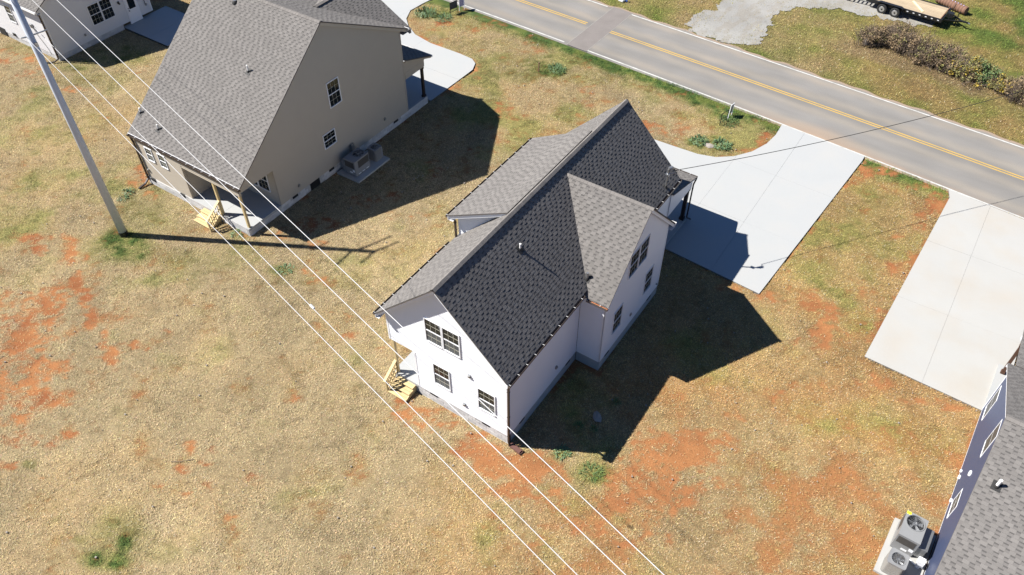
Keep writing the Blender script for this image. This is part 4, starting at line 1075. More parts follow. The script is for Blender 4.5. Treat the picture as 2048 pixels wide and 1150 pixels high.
T.wall(T.F((-24.1, 0, 0), (0, 1, 0), (1, 0, 0)), [(3.45, .5), (5.69, .5), (5.69, 2.95), (3.45, 2.95)])
T.wall(Ftn, [(-27.98, .5), (-19.46, .5), (-19.46, 6.2), (-27.98, 6.2)]); T.wall(Ftw, [(3.32, .5), (17.18, .5), (17.18, zt(17.18) - .1), (10.95, 9.38), (3.32, zt(3.32) - .12)])
b = MB(); b.box(-24.1, -19.6, 3.46, 5.69, 2.94, 3.0); T.put(b, "porch_ceiling", tt)
T.slab([(-24.1, 3.24), (-21.72, 3.24), (-21.72, 5.7), (-24.1, 5.7)], .36, .505); T.slab([(-21.71, 3.24), (-19.44, 3.24), (-19.44, 5.7), (-21.71, 5.7)], .36, .505)
for x in (-21.65, -19.58): T.post(x, 3.37, .505, 2.75, .13, M['wood'], cap=False)
T.window(Ft, 10.68, 11.56, 4.30, 5.80, screen=False); T.window(Ft, 9.69, 10.60, 2.02, 2.88, screen=False)
T.window(Fts, -27.15, -26.62, 2.04, 2.89); T.window(Fts, -26.03, -25.48, 2.04, 2.89)
T.window(T.F((0, 5.7, 0), (1, 0, 0), (0, -1, 0)), -20.92, -20.08, 1.25, 2.62, screen=False); T.window(T.F((0, 5.7, 0), (1, 0, 0), (0, -1, 0)), -21.86, -21.02, 1.25, 2.62, screen=False)
XR, XL = -19.25, -28.35
nl = math.hypot(7.67, 6.113); fl = math.hypot(6.75, 3.4)
T.slope((XR, 3.28, 3.39), (-1, 0, 0), (0, 7.67, 6.113), [(0, 0), (XR - XL, 0), (XR - XL, nl), (0, nl)])
T.slope((XR, 17.7, 6.1), (-1, 0, 0), (0, -6.75, 3.4), [(0, 0), (XR - XL, 0), (XR - XL, fl), (0, fl)])
# wing toward the road: ridge along y
wl = math.hypot(.69, .73)
wz = lambda x: 7.95 - (x + 23.06) * .55
T.slope((-19.3, 18.1, wz(-19.3)), (0, -1, 0), (-1, 0, .55), [(0, 0), (.42, 0), (4.15, 4.29), (0, 4.29)])
T.slope((-26.82, 18.1, wz(-19.3)), (0, -1, 0), (1, 0, .55), [(0, 0), (.42, 0), (4.15, 4.29), (0, 4.29)])
T.wall(T.F((0, 17.85, 0), (1, 0, 0), (0, 1, 0)), [(-26.2, 6.05), (-19.95, 6.05), (-23.06, 7.8)])
T.ridge((-28.3, 10.95, 9.51), (XR - .02, 10.95, 9.51), (0, -7.67, -6.113), (0, 6.75, -3.4), .016, .16)
T.ridge((-23.06, 14.1, 7.96), (-23.06, 18.1, 7.96), (1, 0, -.55), (-1, 0, -.55), .03, .16, vent=True)
T.rake((XR, 3.28, 3.39), (XR, 10.95, 9.5), (1, 0, 0), tt, depth=.17, over=.19); T.rake((XR, 17.7, 6.1), (XR, 10.95, 9.5), (1, 0, 0), tt, depth=.20, over=.19)
T.rake((-19.3, 18.1, wz(-19.3)), (-23.06, 18.1, 7.95), (0, 1, 0), tt, over=.23); T.rake((-26.82, 18.1, wz(-19.3)), (-23.06, 18.1, 7.95), (0, 1, 0), tt, over=.23)
T.eave((XL, 3.28, 3.39), (XR, 3.28, 3.39), (0, -1, 0), M['brown_metal'], .1, .12); T.eave((XL, 17.7, 6.1), (XR, 17.7, 6.1), (0, 1, 0), tt, .48)
b = MB(); b.box(XL, XR, 3.272, 3.30, 3.375, 3.41); T.put(b, 'gutter_glint', M['white_metal'])  # white bar along the eave, painted stand-in for the gutter's sunlit top
T.gutter((XL, 3.27, 3.36), (XR, 3.27, 3.36), (0, -1, 0), M['brown_metal'], True); T.gutter((-19.9, 17.705, 6.07), (XR, 17.705, 6.07), (0, 1, 0), M['white_metal'], True)
T.downspout([(-28.1, 3.2, 3.26), (-27.98, 3.2, 2.95), (-27.98, 3.2, .34), (-28.0, 2.9, .12), (-28.02, 2.45, .05)], M['brown_metal'], .1)
# front porch
T.slab([(-26.4, 17.28), (-19.5, 17.28), (-19.5, 19.25), (-26.4, 19.25)], .30, .46)
b = MB(); b.box(-26.4, -19.46, 17.3, 19.2, -.1, .29); T.put(b, "porch_foundation", M['parge'])
T.slope((-19.3, 19.75, 3.3), (-1, 0, 0), (0, -2.5, .85), [(0, 0), (7.1, 0), (7.1, 2.64), (0, 2.64)])
b = MB(); b.box(-26.4, -19.5, 19.0, 19.2, 2.75, 3.2); b.box(-19.66, -19.46, 17.25, 18.995, 2.75, 3.18); b.prism([(-19.47, 17.22, 3.18), (-19.47, 19.2, 3.18), (-19.47, 19.2, 3.32), (-19.47, 17.22, 3.98)], (-.1, 0, 0)); T.put(b, "porch_beam", tt)
for x in (-19.65, -23.0, -26.2): T.post(x, 19.08, .46, 2.75, .16, M['dark_post'])
T.rake((-19.3, 19.75, 3.3), (-19.3, 17.25, 4.15), (1, 0, 0), tt, depth=.13, over=.12)
T.gutter((-26.4, 19.755, 3.27), (-19.3, 19.755, 3.27), (0, 1, 0), M['white_metal'], True)
for s in VS: T.vent(Ft, s, .42, n=.02)
b = MB(); b.obox(Ft, (8.02, 8.80), (-.03, .008), (-.05, .49)); T.put(b, "crawl_door", M['black'])
T.vent(Fts, -27.5, .42, n=.1); T.vent(Fts, -24.92, .42, n=.1)
T.fixture(Ft, 14.86, 1.16); T.fixture(Ft, 7.2, .95); T.fixture(Fts, -27.68, 1.05)
T.finish_roof()
a_ = math.atan2(6.113, 7.67); vv = (0, math.cos(a_), math.sin(a_)); nn_ = (0, -math.sin(a_), math.cos(a_))
for p, h in (((-22.2, 7.87, 7.05), .42), ((-28.1, 4.33, 4.22), .34), ((-26.3, 4.01, 3.97), .34)): T.pipe(p, h, .04, slope=((1, 0, 0), vv, nn_))
T.pipe((-25.3, 10.45, 9.1), .12, .09, M['galv'])

# ================================================================== navy house at the lower right, in its own axes
N = House("house", (16.7, 4.0, 0), "navy blue sided house with white window trim and grey roof at right edge", rot=R(-1.2), local=True, siding=M['navy_siding'], trim=M['white_trim'], group=SIDE)
Fnv = N.F((0, 0, 0), (0, 1, 0), (-1, 0, 0)); wt = M['white_trim']
N.parged(N.F((.03, 0, 0), (0, 1, 0), (-1, 0, 0)), -7.0, 9.5, -.1, .16)
zn = lambda y: 5.8 - abs(y - 4.0) * .466
N.wall(Fnv, [(-7.0, .16), (9.45, .16), (9.45, zn(9.45) - .1), (4.0, 5.68), (-2.6, zn(-2.6) - .1), (-7.0, zn(-2.6) - .1)], corner=[(9.41, .16, 3.1)])
N.wall(N.F((0, 9.45, 0), (1, 0, 0), (0, 1, 0)), [(.02, .16), (12, .16), (12, 3.1), (.02, 3.1)])
b = MB(); b.obox(Fnv, (-7, 9.5), (.0, .024), (.13, .165)); N.put(b, "starter_strip", wt)
sl = math.hypot(7.0, 7.0 * .466)
N.slope((-.25, -3.0, zn(-3.0)), (1, 0, 0), (0, 1, .466), [(0, 0), (12, 0), (12, sl), (0, sl)])
sl2 = 5.5 * math.hypot(1, .466)
N.slope((-.25, 9.5, zn(9.5)), (1, 0, 0), (0, -1, .466), [(0, 0), (12, 0), (12, sl2), (0, sl2)])
N.slope((.05, 12.75, 2.62), (1, 0, 0), (0, -3.2, .62), [(0, 0), (11.7, 0), (11.7, 3.26), (0, 3.26)])
N.ridge((-.25, 4.0, 5.81), (11.7, 4.0, 5.81), (0, 1, -.466), (0, -1, -.466), .016, .15)
N.rake((-.25, -3.0, zn(-3.0)), (-.25, 4.0, 5.8), (-1, 0, 0), wt, depth=.10, over=.22); N.rake((-.25, 9.5, zn(9.5)), (-.25, 4.0, 5.8), (-1, 0, 0), wt, depth=.17, over=.22)
N.rake((.05, 12.75, 2.62), (.05, 9.55, 3.24), (-1, 0, 0), wt, depth=.14, over=.1)
N.eave((-.25, 9.5, zn(9.5)), (11.7, 9.5, zn(9.5)), (0, 1, 0), wt, .05)
N.window(Fnv, 8.12, 9.0, .86, 2.26, cols=1, rows=1, screen=False, fw=.05, dp=.03, glaz='glass_grey'); N.window(Fnv, 4.35, 5.22, 2.85, 4.25, cols=1, rows=1, screen=False, fw=.05, dp=.03, glaz='glass_grey'); N.window(Fnv, 2.52, 3.40, .74, 1.62, cols=2, rows=1, screen=False, fw=.05, dp=.03, glaz='glass_grey')
N.slab([(.02, 9.55), (11.7, 9.55), (11.7, 12.6), (.02, 12.6)], .05, .17)
b = MB(); b.box(.10, 11.7, 12.3, 12.5, 2.25, 2.58); N.put(b, "porch_beam", wt)
for x in (.25, 4, 8): N.post(x, 12.1, .17, 2.3, .13, M['dark_wood'], name="post")
for y, z, r in ((3.95, 2.1, .13), (4.95, .42, .10), (3.65, .40, .09), (5.35, .36, .07)):
    b = MB(); b.tube([(0, y, z), (-.06, y, z), (-.085, y, z)], [r, r, r * .8], 16); N.put(b, "vent_hood", wt)
N.finish_roof()
rz = zn(-3 + 0)
nb_ = Vector((0, -.466, 1)).normalized(); vb_ = Vector((0, 1, .466)).normalized()
N.pipe((.35, 1.68, zn(1.68)), .42, .055, slope=((1, 0, 0), vb_, nb_))

# ================================================================== pale house at the upper left
W = House("house", (-44.67, 8.71, 0), "pale grey sided house with white back door at upper left corner", siding=M['far_siding'], trim=M['white_trim'], group=SIDE)
Fwe = W.F((-44.67, 0, 0), (0, 1, 0), (1, 0, 0)); Fws = W.F((0, 8.71, 0), (1, 0, 0), (0, -1, 0))
W.blocks(Fwe, 8.71, 14.25, 0, .40); W.blocks(Fws, -54.0, -44.69, 0, .40, holes=[(-51.9, -51.0, .0, .5)])
zw = lambda y: 3.95 + (y - 8.38) * .577 if y < 13.2 else 3.95 + (13.2 - 8.38) * .577 - (y - 13.2) * .577
W.wall(Fwe, [(8.73, .40), (17.0, .40), (17.0, zw(17.0) - .1), (13.2, zw(13.2) - .1), (8.73, zw(8.73) - .1)], corner=[(8.78, .4, 3.9), (16.95, .4, 4.2)])
W.wall(Fws, [(-56, .40), (-44.69, .40), (-44.69, 3.9), (-56, 3.9)], corner=[(-44.74, .4, 3.8)])
W.wall(W.F((0, 17.0, 0), (1, 0, 0), (0, 1, 0)), [(-56, .4), (-44.69, .4), (-44.69, 4.2), (-56, 4.2)])
sw = (13.2 - 8.38) * math.hypot(1, .577)
W.slope((-44.35, 8.38, 3.95), (-1, 0, 0), (0, 1, .577), [(0, 0), (11.8, 0), (11.8, sw), (0, sw)])
W.slope((-44.35, 18.02, 3.95), (-1, 0, 0), (0, -1, .577), [(0, 0), (11.8, 0), (11.8, sw), (0, sw)])
W.ridge((-56, 13.2, zw(13.2) + .01), (-44.4, 13.2, zw(13.2) + .01), (0, 1, -.577), (0, -1, -.577), .016, .15)
W.rake((-44.35, 8.38, 3.95), (-44.35, 13.2, zw(13.2)), (1, 0, 0), M['far_siding'], over=.3); W.rake((-44.35, 18.02, 3.95), (-44.35, 13.2, zw(13.2)), (1, 0, 0), M['far_siding'], over=.3)
W.eave((-56, 8.38, 3.95), (-44.35, 8.38, 3.95), (0, -1, 0), M['white_trim'], .32)
W.gutter((-56, 8.375, 3.92), (-44.35, 8.375, 3.92), (0, -1, 0), M['white_metal'], True)
W.downspout([(-44.45, 8.32, 3.82), (-44.62, 8.62, 3.5), (-44.62, 8.62, .25), (-44.75, 8.3, .1), (-45.3, 7.9, .05)], M['brown_metal'], .09)
W.window(Fwe, 12.08, 12.92, 1.30, 2.72, screen=False); W.window(Fwe, 13.04, 13.88, 1.30, 2.72, screen=False)
b = MB(); b.obox(Fwe, (14.88, 15.96), (.012, .05), (.16, 2.32)); d_ = W.put(b, "door", M['white_trim'])
b = MB(); b.obox(Fwe, (14.98, 15.86), (.05, .07), (.22, 2.24)); lf = W.put(b, "door_leaf", M['door'], d_)
b = MB(); b.obox(Fwe, (15.14, 15.70), (.07, .078), (1.25, 2.10)); W.put(b, "door_glass", M['glass'], d_)
b = MB(); b.tube([(-44.60, 15.05, 1.18), (-44.54, 15.05, 1.18), (-44.52, 15.05, 1.18)], [.03, .03, .045], 10); b.tube([(-44.60, 15.05, 1.36), (-44.56, 15.05, 1.36)], .03, 10); W.put(b, "door_knob", M['black'], d_)
b = MB(); b.obox(Fwe, (14.40, 14.52), (.012, .10), (1.98, 2.14)); b.obox(Fwe, (14.42, 14.50), (.10, .2), (1.94, 2.06)); W.put(b, "wall_lamp", M['black'])
W.fixture(Fwe, 11.16, .96); W.fixture(Fwe, 16.57, 1.05); b = MB(); b.tube([(-44.6, 16.5, 2.6), (-44.6, 16.5, 1.1)], .02, 8); W.put(b, "conduit", M['black'])
W.fixture(Fws, -46.4, 2.25, "meter_box", M['galv'], .22, .3, .14); W.fixture(Fws, -49.8, .55, "outlet_box", M['black'], .3, .2); b = MB(); b.obox(Fws, (-51.9, -51.05), (.02, .05), (.0, .62)); W.put(b, "crawl_door", M['vent_dark'])
b = MB()
b.tube([(-46.4, 8.66, 2.1), (-46.2, 8.66, 1.6), (-45.6, 8.66, .8), (-45.4, 8.66, .3)], .014, 6); W.put(b, "cable_run", M['black'])
W.window(Fws, -49.3, -48.6, 1.8, 3.0)
b = MB(); b.tube([(-56, 8.6, 3.2), (-50.2, 8.6, 2.4)], .01, 5)
W.finish_roof(60)
# ================================================================== back steps
steps("wooden_steps", "new pine steps with one railing at the white house's back porch", (-6.18, -5.14), [.09, -.19, -.47], [.45, .29, .13], -6.26, (-5.7, -.2, 0), .16, -.74, 1.52)
steps("wooden_steps", "new pine steps with railing below the tan house's back porch", (-23.05, -21.75), [3.19, 2.90, 2.62], [.40, .27, .13], -21.60, (-22.4, 2.8, 0), 3.24, 2.26, 1.45)
b = MB()
F_ = (Vector((.10, .0, 0)), Vector((.58, -.09, 0)).normalized(), Vector((.09, .58, 0)).normalized())
b.obox(F_, (0, .66), (-.11, -.098), (.03, .12)); b.obox(F_, (0, .66), (.098, .11), (.03, .12)); b.obox(F_, (0, .66), (-.098, .098), (.03, .045)); b.obox(F_, (0.0, .6), (-.097, .097), (.045, .10))
tag(b.build("splash_channel", M['splash'], None, (.1, 0, 0), loc=(.1, 0, 0)), "brown plastic splash channel on the clay under the white house's downspout", "splash block")

# ================================================================== air conditioning
def pad(pts, label, loc):
    b = MB(); b.prism([(x, y, -.08) for x, y in pts], (0, 0, .19)); o = b.build("concrete_pad", M['concrete_warm'], None, loc, loc=loc)
    tag(o, label, "concrete pad", "pads under the air conditioners"); return o
pad([(-19.27, 10.06), (-17.56, 10.1), (-17.53, 12.93), (-19.24, 12.93)], "concrete pad in shade against the tan house wall", (-18.4, 11.5, 0))
pad([(15.01, 3.12), (16.62, 3.05), (16.68, 5.92), (15.09, 5.82)], "sunlit concrete pad with clay stains beside the navy house", (15.85, 4.5, 0))
def fan(t, c, r, z, n, blade_m, spokes=12, rings=5, depth=.16):
    b = MB(); b.tube([(c[0], c[1], z - depth - .02), (c[0], c[1], z - depth)], r * 1.0, 24); b.build("fan_well", M['black'], t)
    b = MB(); b.ring((c[0], c[1], 0), r - .012, r + .018, z - .01, z + .022, 28); b.build("fan_ring", M['unit'], t)
    b = MB(); b.tube([(c[0], c[1], z - depth), (c[0], c[1], z - .03)], r * .24, 14); b.build("fan_hub", M['fan'], t)
    for k in range(n):
        a = 2 * math.pi * k / n + .4; b = MB()
        ra, rb = r * .22, r * .9; w = 1.5 / n
        p = lambda rr, aa, zz: (c[0] + rr * math.cos(aa), c[1] + rr * math.sin(aa), zz)
        b.prism([p(ra, a - w * .6, z - depth * .72), p(rb, a - w * .8, z - depth * .85), p(rb, a + w * .8, z - depth * .42), p(ra, a + w * .6, z - depth * .5)], (0, 0, .008)); b.build("fan_blade", blade_m, t)
    g = MB()
    for k in range(spokes):
        a = 2 * math.pi * k / spokes; g.bar((c[0] + r * .2 * math.cos(a), c[1] + r * .2 * math.sin(a), z + .012), (c[0] + r * math.cos(a), c[1] + r * math.sin(a), z + .012), .006)
    for k in range(1, rings + 1): g.ring((c[0], c[1], 0), r * k / (rings + .6) - .003, r * k / (rings + .6) + .003, z + .008, z + .016, 24)
    g.build("fan_guard", M['galv'], t)
def package_unit(loc, rz, w, l, h, label, sticker=False, duct=1):
    """packaged unit: long axis y, fan toward +y end; duct side +x if duct=1"""
    t = empty("air_conditioner", loc, rz); tag(t, label, "air conditioner", "packaged air conditioners")
    b = MB(); r = .36 * w / .86; cy = l * .17; n = 30
    # lid with a round hole
    top = []; hole = [(r * math.cos(2 * math.pi * k / n), cy + r * math.sin(2 * math.pi * k / n)) for k in range(n)]
    def edge(a):
        dx, dy = math.cos(a), math.sin(a); tx = (w / 2) / abs(dx) if abs(dx) > 1e-9 else 1e9; ty = ((l / 2 - cy) if dy > 0 else (l / 2 + cy)) / abs(dy) if abs(dy) > 1e-9 else 1e9
        s = min(tx, ty); return (dx * s, cy + dy * s)
    outer = [edge(2 * math.pi * k / n) for k in range(n)]
    for k in range(n):
        j = (k + 1) % n
        b.poly([(*outer[k], h), (*outer[j], h), (*hole[j], h), (*hole[k], h)])
        b.poly([(*hole[k], h), (*hole[j], h), (hole[j][0], hole[j][1], h - .2), (hole[k][0], hole[k][1], h - .2)])
    for cx_, cy_ in ((-w / 2, -l / 2), (w / 2, -l / 2), (w / 2, l / 2), (-w / 2, l / 2)):   # corner fill of the lid
        a1 = [p for p in outer]
        ks = sorted(range(n), key=lambda k: math.hypot(outer[k][0] - cx_, outer[k][1] - cy_))[:2]
        b.poly([(cx_, cy_, h), (*outer[ks[0]], h), (*outer[ks[1]], h)])
    b.box(-w / 2 + .01, w / 2 - .01, -l / 2 + .01, l / 2 - .01, .05, h - .22)
    for x0, x1, y0, y1 in ((-w / 2, w / 2, -l / 2, -l / 2 + .012), (-w / 2, w / 2, l / 2 - .012, l / 2), (-w / 2, -w / 2 + .012, -l / 2 + .012, l / 2 - .012), (w / 2 - .012, w / 2, -l / 2 + .012, l / 2 - .012)): b.box(x0, x1, y0, y1, .04, h - .002)
    b.build("cabinet", M['unit'], t)
    b = MB(); b.box(-w / 2 + .06, w / 2 - .10, -l / 2 - .012, -l / 2 - .001, h * .52, h * .90); b.build("coil_grille", M['grille'], t)
    b = MB()
    if duct > 0: b.box(-w / 2 - .012, -w / 2 - .001, -.05, l / 2 - .12, h * .45, h * .92)
    else: b.box(w / 2 + .001, w / 2 + .012, -.35, l / 2 - .06, h * .48, h * .92)
    b.build("coil_grille", M['grille'], t)
    b = MB(); s = duct
    b.prism([(s * w / 2, -l * .42, .10), (s * w / 2, l * .42, .10), (s * w / 2, l * .42, .72), (s * w / 2, -l * .42, .72)], (s * .34, 0, 0)); dk = b.build("duct", M['galv'], t)
    b = MB(); b.box(min(s * w / 2, s * (w / 2 + .36)) + .0, max(s * w / 2, s * (w / 2 + .36)), -l * .44, l * .44, .722, .745); b.build("duct_lid", M['galv'], t)
    b = MB(); b.box(-.05, .17, -l / 2 - .016, -l / 2 - .002, h * .18, h * .26); b.box(.2, .36, -l / 2 - .016, -l / 2 - .002, h * .30, h * .44); b.build("service_label", M['white_trim'], t)
    for k in range(3):
        b = MB(); b.box(w / 2 + .001, w / 2 + .014, -.4 + k * .34, -.2 + k * .34, .10, .14); b.build("handle", M['white_trim'], t)
    b = MB(); b.box(-w / 2 + .02, w / 2 - .02, -l / 2 + .02, l / 2 - .02, .0, .05); b.build("base_rail", M['black'], t)
    if sticker:
        b = MB(); b.box(-w / 2 + .0, -w / 2 + .17, l / 2 - .15, l / 2 - .02, h + .002, h + .006); b.build("sticker", M['yellow'], t)
    fan(t, (0, cy), r, h, 5, M['fan'], 14, 5, .14)
    return t
def condenser(loc, rz, s, h, label):
    t = empty("air_conditioner", loc, rz); tag(t, label, "air conditioner", "round cornered air conditioners")
    def rr(a, rad, k=5):
        o = []
        for cx_, cy_, a0 in ((a - rad, a - rad, 0), (-a + rad, a - rad, 90), (-a + rad, -a + rad, 180), (a - rad, -a + rad, 270)):
            for i in range(k + 1):
                t_ = R(a0 + 90 * i / k); o.append((cx_ + rad * math.cos(t_), cy_ + rad * math.sin(t_)))
        return o
    rad = s * .30
    b = MB(); b.prism([(x, y, .05) for x, y in rr(s * .9, rad)], (0, 0, h - .14)); b.build("coil", M['grille'], t)
    n = 16
    for i in range(n):
        z = .08 + (h - .22) * i / (n - 1)
        b = MB(); o_, i_ = rr(s, rad), rr(s * .93, rad * .9)
        for k in range(len(o_)):
            j = (k + 1) % len(o_)
            b.poly([(*o_[k], z), (*o_[j], z), (*o_[j], z + .022), (*o_[k], z + .022)]); b.poly([(*i_[k], z + .028), (*i_[j], z + .028), (*o_[j], z + .022), (*o_[k], z + .022)][::-1])
        b.build("louvre", M['unit2'], t)
    b = MB(); b.prism([(x, y, .0) for x, y in rr(s * 1.02, rad)], (0, 0, .07)); b.build("base_pan", M['unit2'], t)
    b = MB(); r = s * .80; hole = []; out = rr(s * 1.02, rad); m = len(out)
    hole = [(r * math.cos(math.atan2(y, x)), r * math.sin(math.atan2(y, x))) for x, y in out]
    for k in range(m):
        j = (k + 1) % m
        b.poly([(*out[k], h), (*out[j], h), (*hole[j], h - .012), (*hole[k], h - .012)]); b.poly([(*out[j], h), (*out[k], h), (*out[k], h - .08), (*out[j], h - .08)]); b.poly([(*hole[k], h - .012), (*hole[j], h - .012), (*hole[j], h - .09), (*hole[k], h - .09)])
    b.build("top_cover", M['unit'], t)
    b = MB(); b.box(s * .35, s * 1.005, s * .55, s * .985, .08, h - .1); b.build("service_panel", M['unit'], t)
    fan(t, (0, 0), r * .97, h - .02, 7, M['fan'], 16, 6, .10)
    return t
package_unit((-18.38, 10.98, .11), 0, .86, 1.24, 1.08, "large box air conditioner in shade on the tan house's pad", duct=-1)
condenser((-18.28, 12.50, .11), 0, .33, .82, "small upright air conditioner in shade on the tan house's pad")
package_unit((15.66, 5.02, .11), R(-1.2), .82, 1.20, 1.08, "large box air conditioner with yellow sticker beside the navy house", True, duct=1)
condenser((15.56, 3.56, .11), R(-1.2), .345, .82, "small louvred air conditioner on sunlit pad by the navy house")
b = MB(); b.tube([(15.97, 4.3, .2), (16.25, 4.15, .2), (16.55, 4.15, .25)], .03, 8); b.box(16.25, 16.5, 4.05, 4.3, .42, .66); b.box(16.3, 16.44, 4.1, 4.24, .1, .42)
tag(b.build("junction_box", M['white_trim'], None, (16.3, 4.1, 0), loc=(16.3, 4.1, 0)), "white junction box on short leg between navy wall and air conditioners", "junction box")
b = MB(); b.box(-19.38, -19.22, 11.55, 11.8, .55, 1.2); b.tube([(-19.3, 11.65, .55), (-19.3, 11.65, .2), (-18.9, 11.6, .16)], .025, 8)
tag(b.build("disconnect_box", M['galv'], None, (-19.3, 11.6, 0), loc=(-19.3, 11.6, 0)), "grey electrical disconnect box on the tan wall above the air conditioners", "electrical box")

# ================================================================== power pole and wires
pr = empty("utility_pole", (-25.42, -.62, 0)); tag(pr, "tall pale steel power pole standing in the lawn beside the tan house", "utility pole")
P_ = (-25.42, -.62, 0)
b = MB(); b.tube([(P_[0], P_[1], .28), (P_[0], P_[1], 8), (P_[0], P_[1], 15.6)], [.225, .175, .13], 24); b.build("shaft", M['pole'], pr, P_, smooth=True)
b = MB(); b.tube([(P_[0], P_[1], -.2), (P_[0], P_[1], .30)], [.245, .24], 24); b.build("base_sleeve", M['black'], pr, P_)
WD = Vector((math.cos(R(-14.0)), math.sin(R(-14.0)), 0)); WN = Vector((-WD.y, WD.x, 0))
top = Vector(P_)
attach = []
for s, z, ln in ((-1, 12.05, .22), (1, 12.05, .62)):
    a = top + WN * (s * .16) + ZV * z; e = top + WN * (s * (.16 + ln)) + ZV * (z + .02)
    b = MB(); b.tube([a, e], [.035, .03], 10); arm = b.build("clamp_arm", M['galv'], pr, P_)
    attach.append(e)
for s, z, ln, up in ((-1, 14.3, 1.25, .45), (1, 14.5, 1.45, .45), (1, 15.6, .9, .3), (-1, 15.6, .9, .3)):
    a = top + WN * (s * .13) + ZV * z; e = top + WN * (s * (.13 + ln)) + ZV * (z + up)
    b = MB(); b.tube([a, a.lerp(e, .5) + ZV * .06, e], [.075, .06, .05], 10); arm = b.build("davit_arm", M['pole'], pr, P_)
    b = MB(); k = [e + (e - a).normalized() * q for q in (0, .05, .05, .10, .10, .15, .15, .2, .2, .25)]
    b.tube(k, [.03, .03, .075, .075, .03, .03, .075, .075, .03, .03], 10); b.build("insulator", M['unit'], arm, P_)
b = MB(); b.box(P_[0] - .30, P_[0] - .2, P_[1] - .05, P_[1] + .05, 11.2, 11.5); b.box(P_[0] + .19, P_[0] + .3, P_[1] - .05, P_[1] + .05, 11.6, 11.8); b.build("bracket", M['galv'], pr, P_)

def wire(name, label, A, B, sag, r, m, n=40, cat="power line", group="bright wires from the power pole"):
    A, B = Vector(A), Vector(B); pts = []
    for i in range(n + 1):
        t = i / n; p = A.lerp(B, t); p.z -= 4 * sag * t * (1 - t); pts.append(p - A)
    b = MB(); b.tube(pts, r, 6, caps=True)
    return tag(b.build(name, m, None, loc=A, smooth=True), label, cat, group)
# each wire is strung level at its own height along the line past the pole
WIRES = [((-25.47, -.78), (4.13, -7.96), 12.0, "lowest bright wire, nearest the lower left of the four"), ((-26.04, -.02), (4.58, -7.66), 12.0, "second bright wire from lower left, with a small splice"),
         ((-28.59, 1.54), (5.52, -7.03), 12.0, "third bright wire, crossing the white house's window wall"), ((-27.61, 2.2), (6.29, -6.52), 12.0, "uppermost bright wire, crossing the white house's lower corner")]
HZ = [12.05, 12.05, 14.6, 14.9]
for (a, e, z0, lab), hz in zip(WIRES, HZ):
    # slide the two measured points up to the height hz along their sight lines
    f = (30 - hz) / (30 - z0)
    a = Vector((CAM.x + (a[0] - CAM.x) * f, CAM.y + (a[1] - CAM.y) * f, hz)); e = Vector((CAM.x + (e[0] - CAM.x) * f, CAM.y + (e[1] - CAM.y) * f, hz))
    d = (e - a)
    wire("power_line", lab, a - d * (.0 if hz < 13 else .5), e + d * .55, .0, .0115, M['wire'])
b = MB(); sp = Vector((-25.95, -.05, 12.05)).lerp(Vector((4.6, -7.66, 12.05)), .74); b.tube([sp - WD * .12, sp - WD * .1, sp + WD * .1, sp + WD * .12], [.02, .045, .045, .02], 8)
tag(b.build("wire_splice", M['wire'], None, sp, loc=sp), "small bulging splice on the second wire above the lawn", "wire splice")
wire("service_cable", "thin black service cable from the white house's mast across the road", (.28, 14.3, 5.98), (24.5, 46.2, 8.6), 1.25, .016, M['cable'], cat="cable", group=None)

# ================================================================== signs and stake by the road
def sign(loc, rz, label, frame_m, face_m, w, h, z0, lean=0, bars=True):
    t = empty("yard_sign", loc, rz); t.rotation_euler = (0, lean, rz); tag(t, label, "yard sign", "yard signs at the roadside")
    for s in (-1, 1):
        b = MB(); b.box(s * w / 2 - .016, s * w / 2 + .016, -.016, .016, -.1, z0 + h); b.build("post", frame_m, t)
    b = MB(); b.box(-w / 2 + .017, w / 2 - .017, -.012, .012, z0 + h - .035, z0 + h); b.box(-w / 2 + .017, w / 2 - .017, -.012, .012, z0 - .03, z0 - .001)
    if bars: b.box(-w / 2 + .017, w / 2 - .017, -.012, .012, z0 * .5 - .02, z0 * .5 + .01)
    b.build("frame_bar", frame_m, t)
    if face_m:
        b = MB(); b.box(-w / 2 + .03, w / 2 - .03, -.008, .008, z0 + .002, z0 + h - .037); b.build("panel", face_m, t)
    return t
sign((-25.45, 30.15, 0), R(78), "black framed yard sign with dark panel on the grass at top", M['black'], M['sign_dark'], .72, .55, .42)
sign((-25.25, 30.95, 0), R(78), "pale lilac yard sign on white posts near the road edge at top", M['white_trim'], M['sign_pale'], .52, .68, .35, bars=False)
sign((-2.0, 27.98, 0), R(76), "thin black empty sign frame beside green weeds near the drive", M['black'], None, .72, .46, .44)
sign((-1.93, 28.86, 0), R(86), "white edged yard sign leaning by the road near the drive", M['white_trim'], M['unit'], .50, .62, .34, lean=.12, bars=False)
b = MB(); b.box(-15.40, -15.34, 26.61, 26.67, -.1, .72); b.box(-15.402, -15.338, 26.608, 26.672, .58, .66)
tag(b.build("stake", M['rust'], None, (-15.37, 26.64, 0), loc=(-15.37, 26.64, 0)), "short brown wooden stake beside green weeds in the front lawn", "stake")

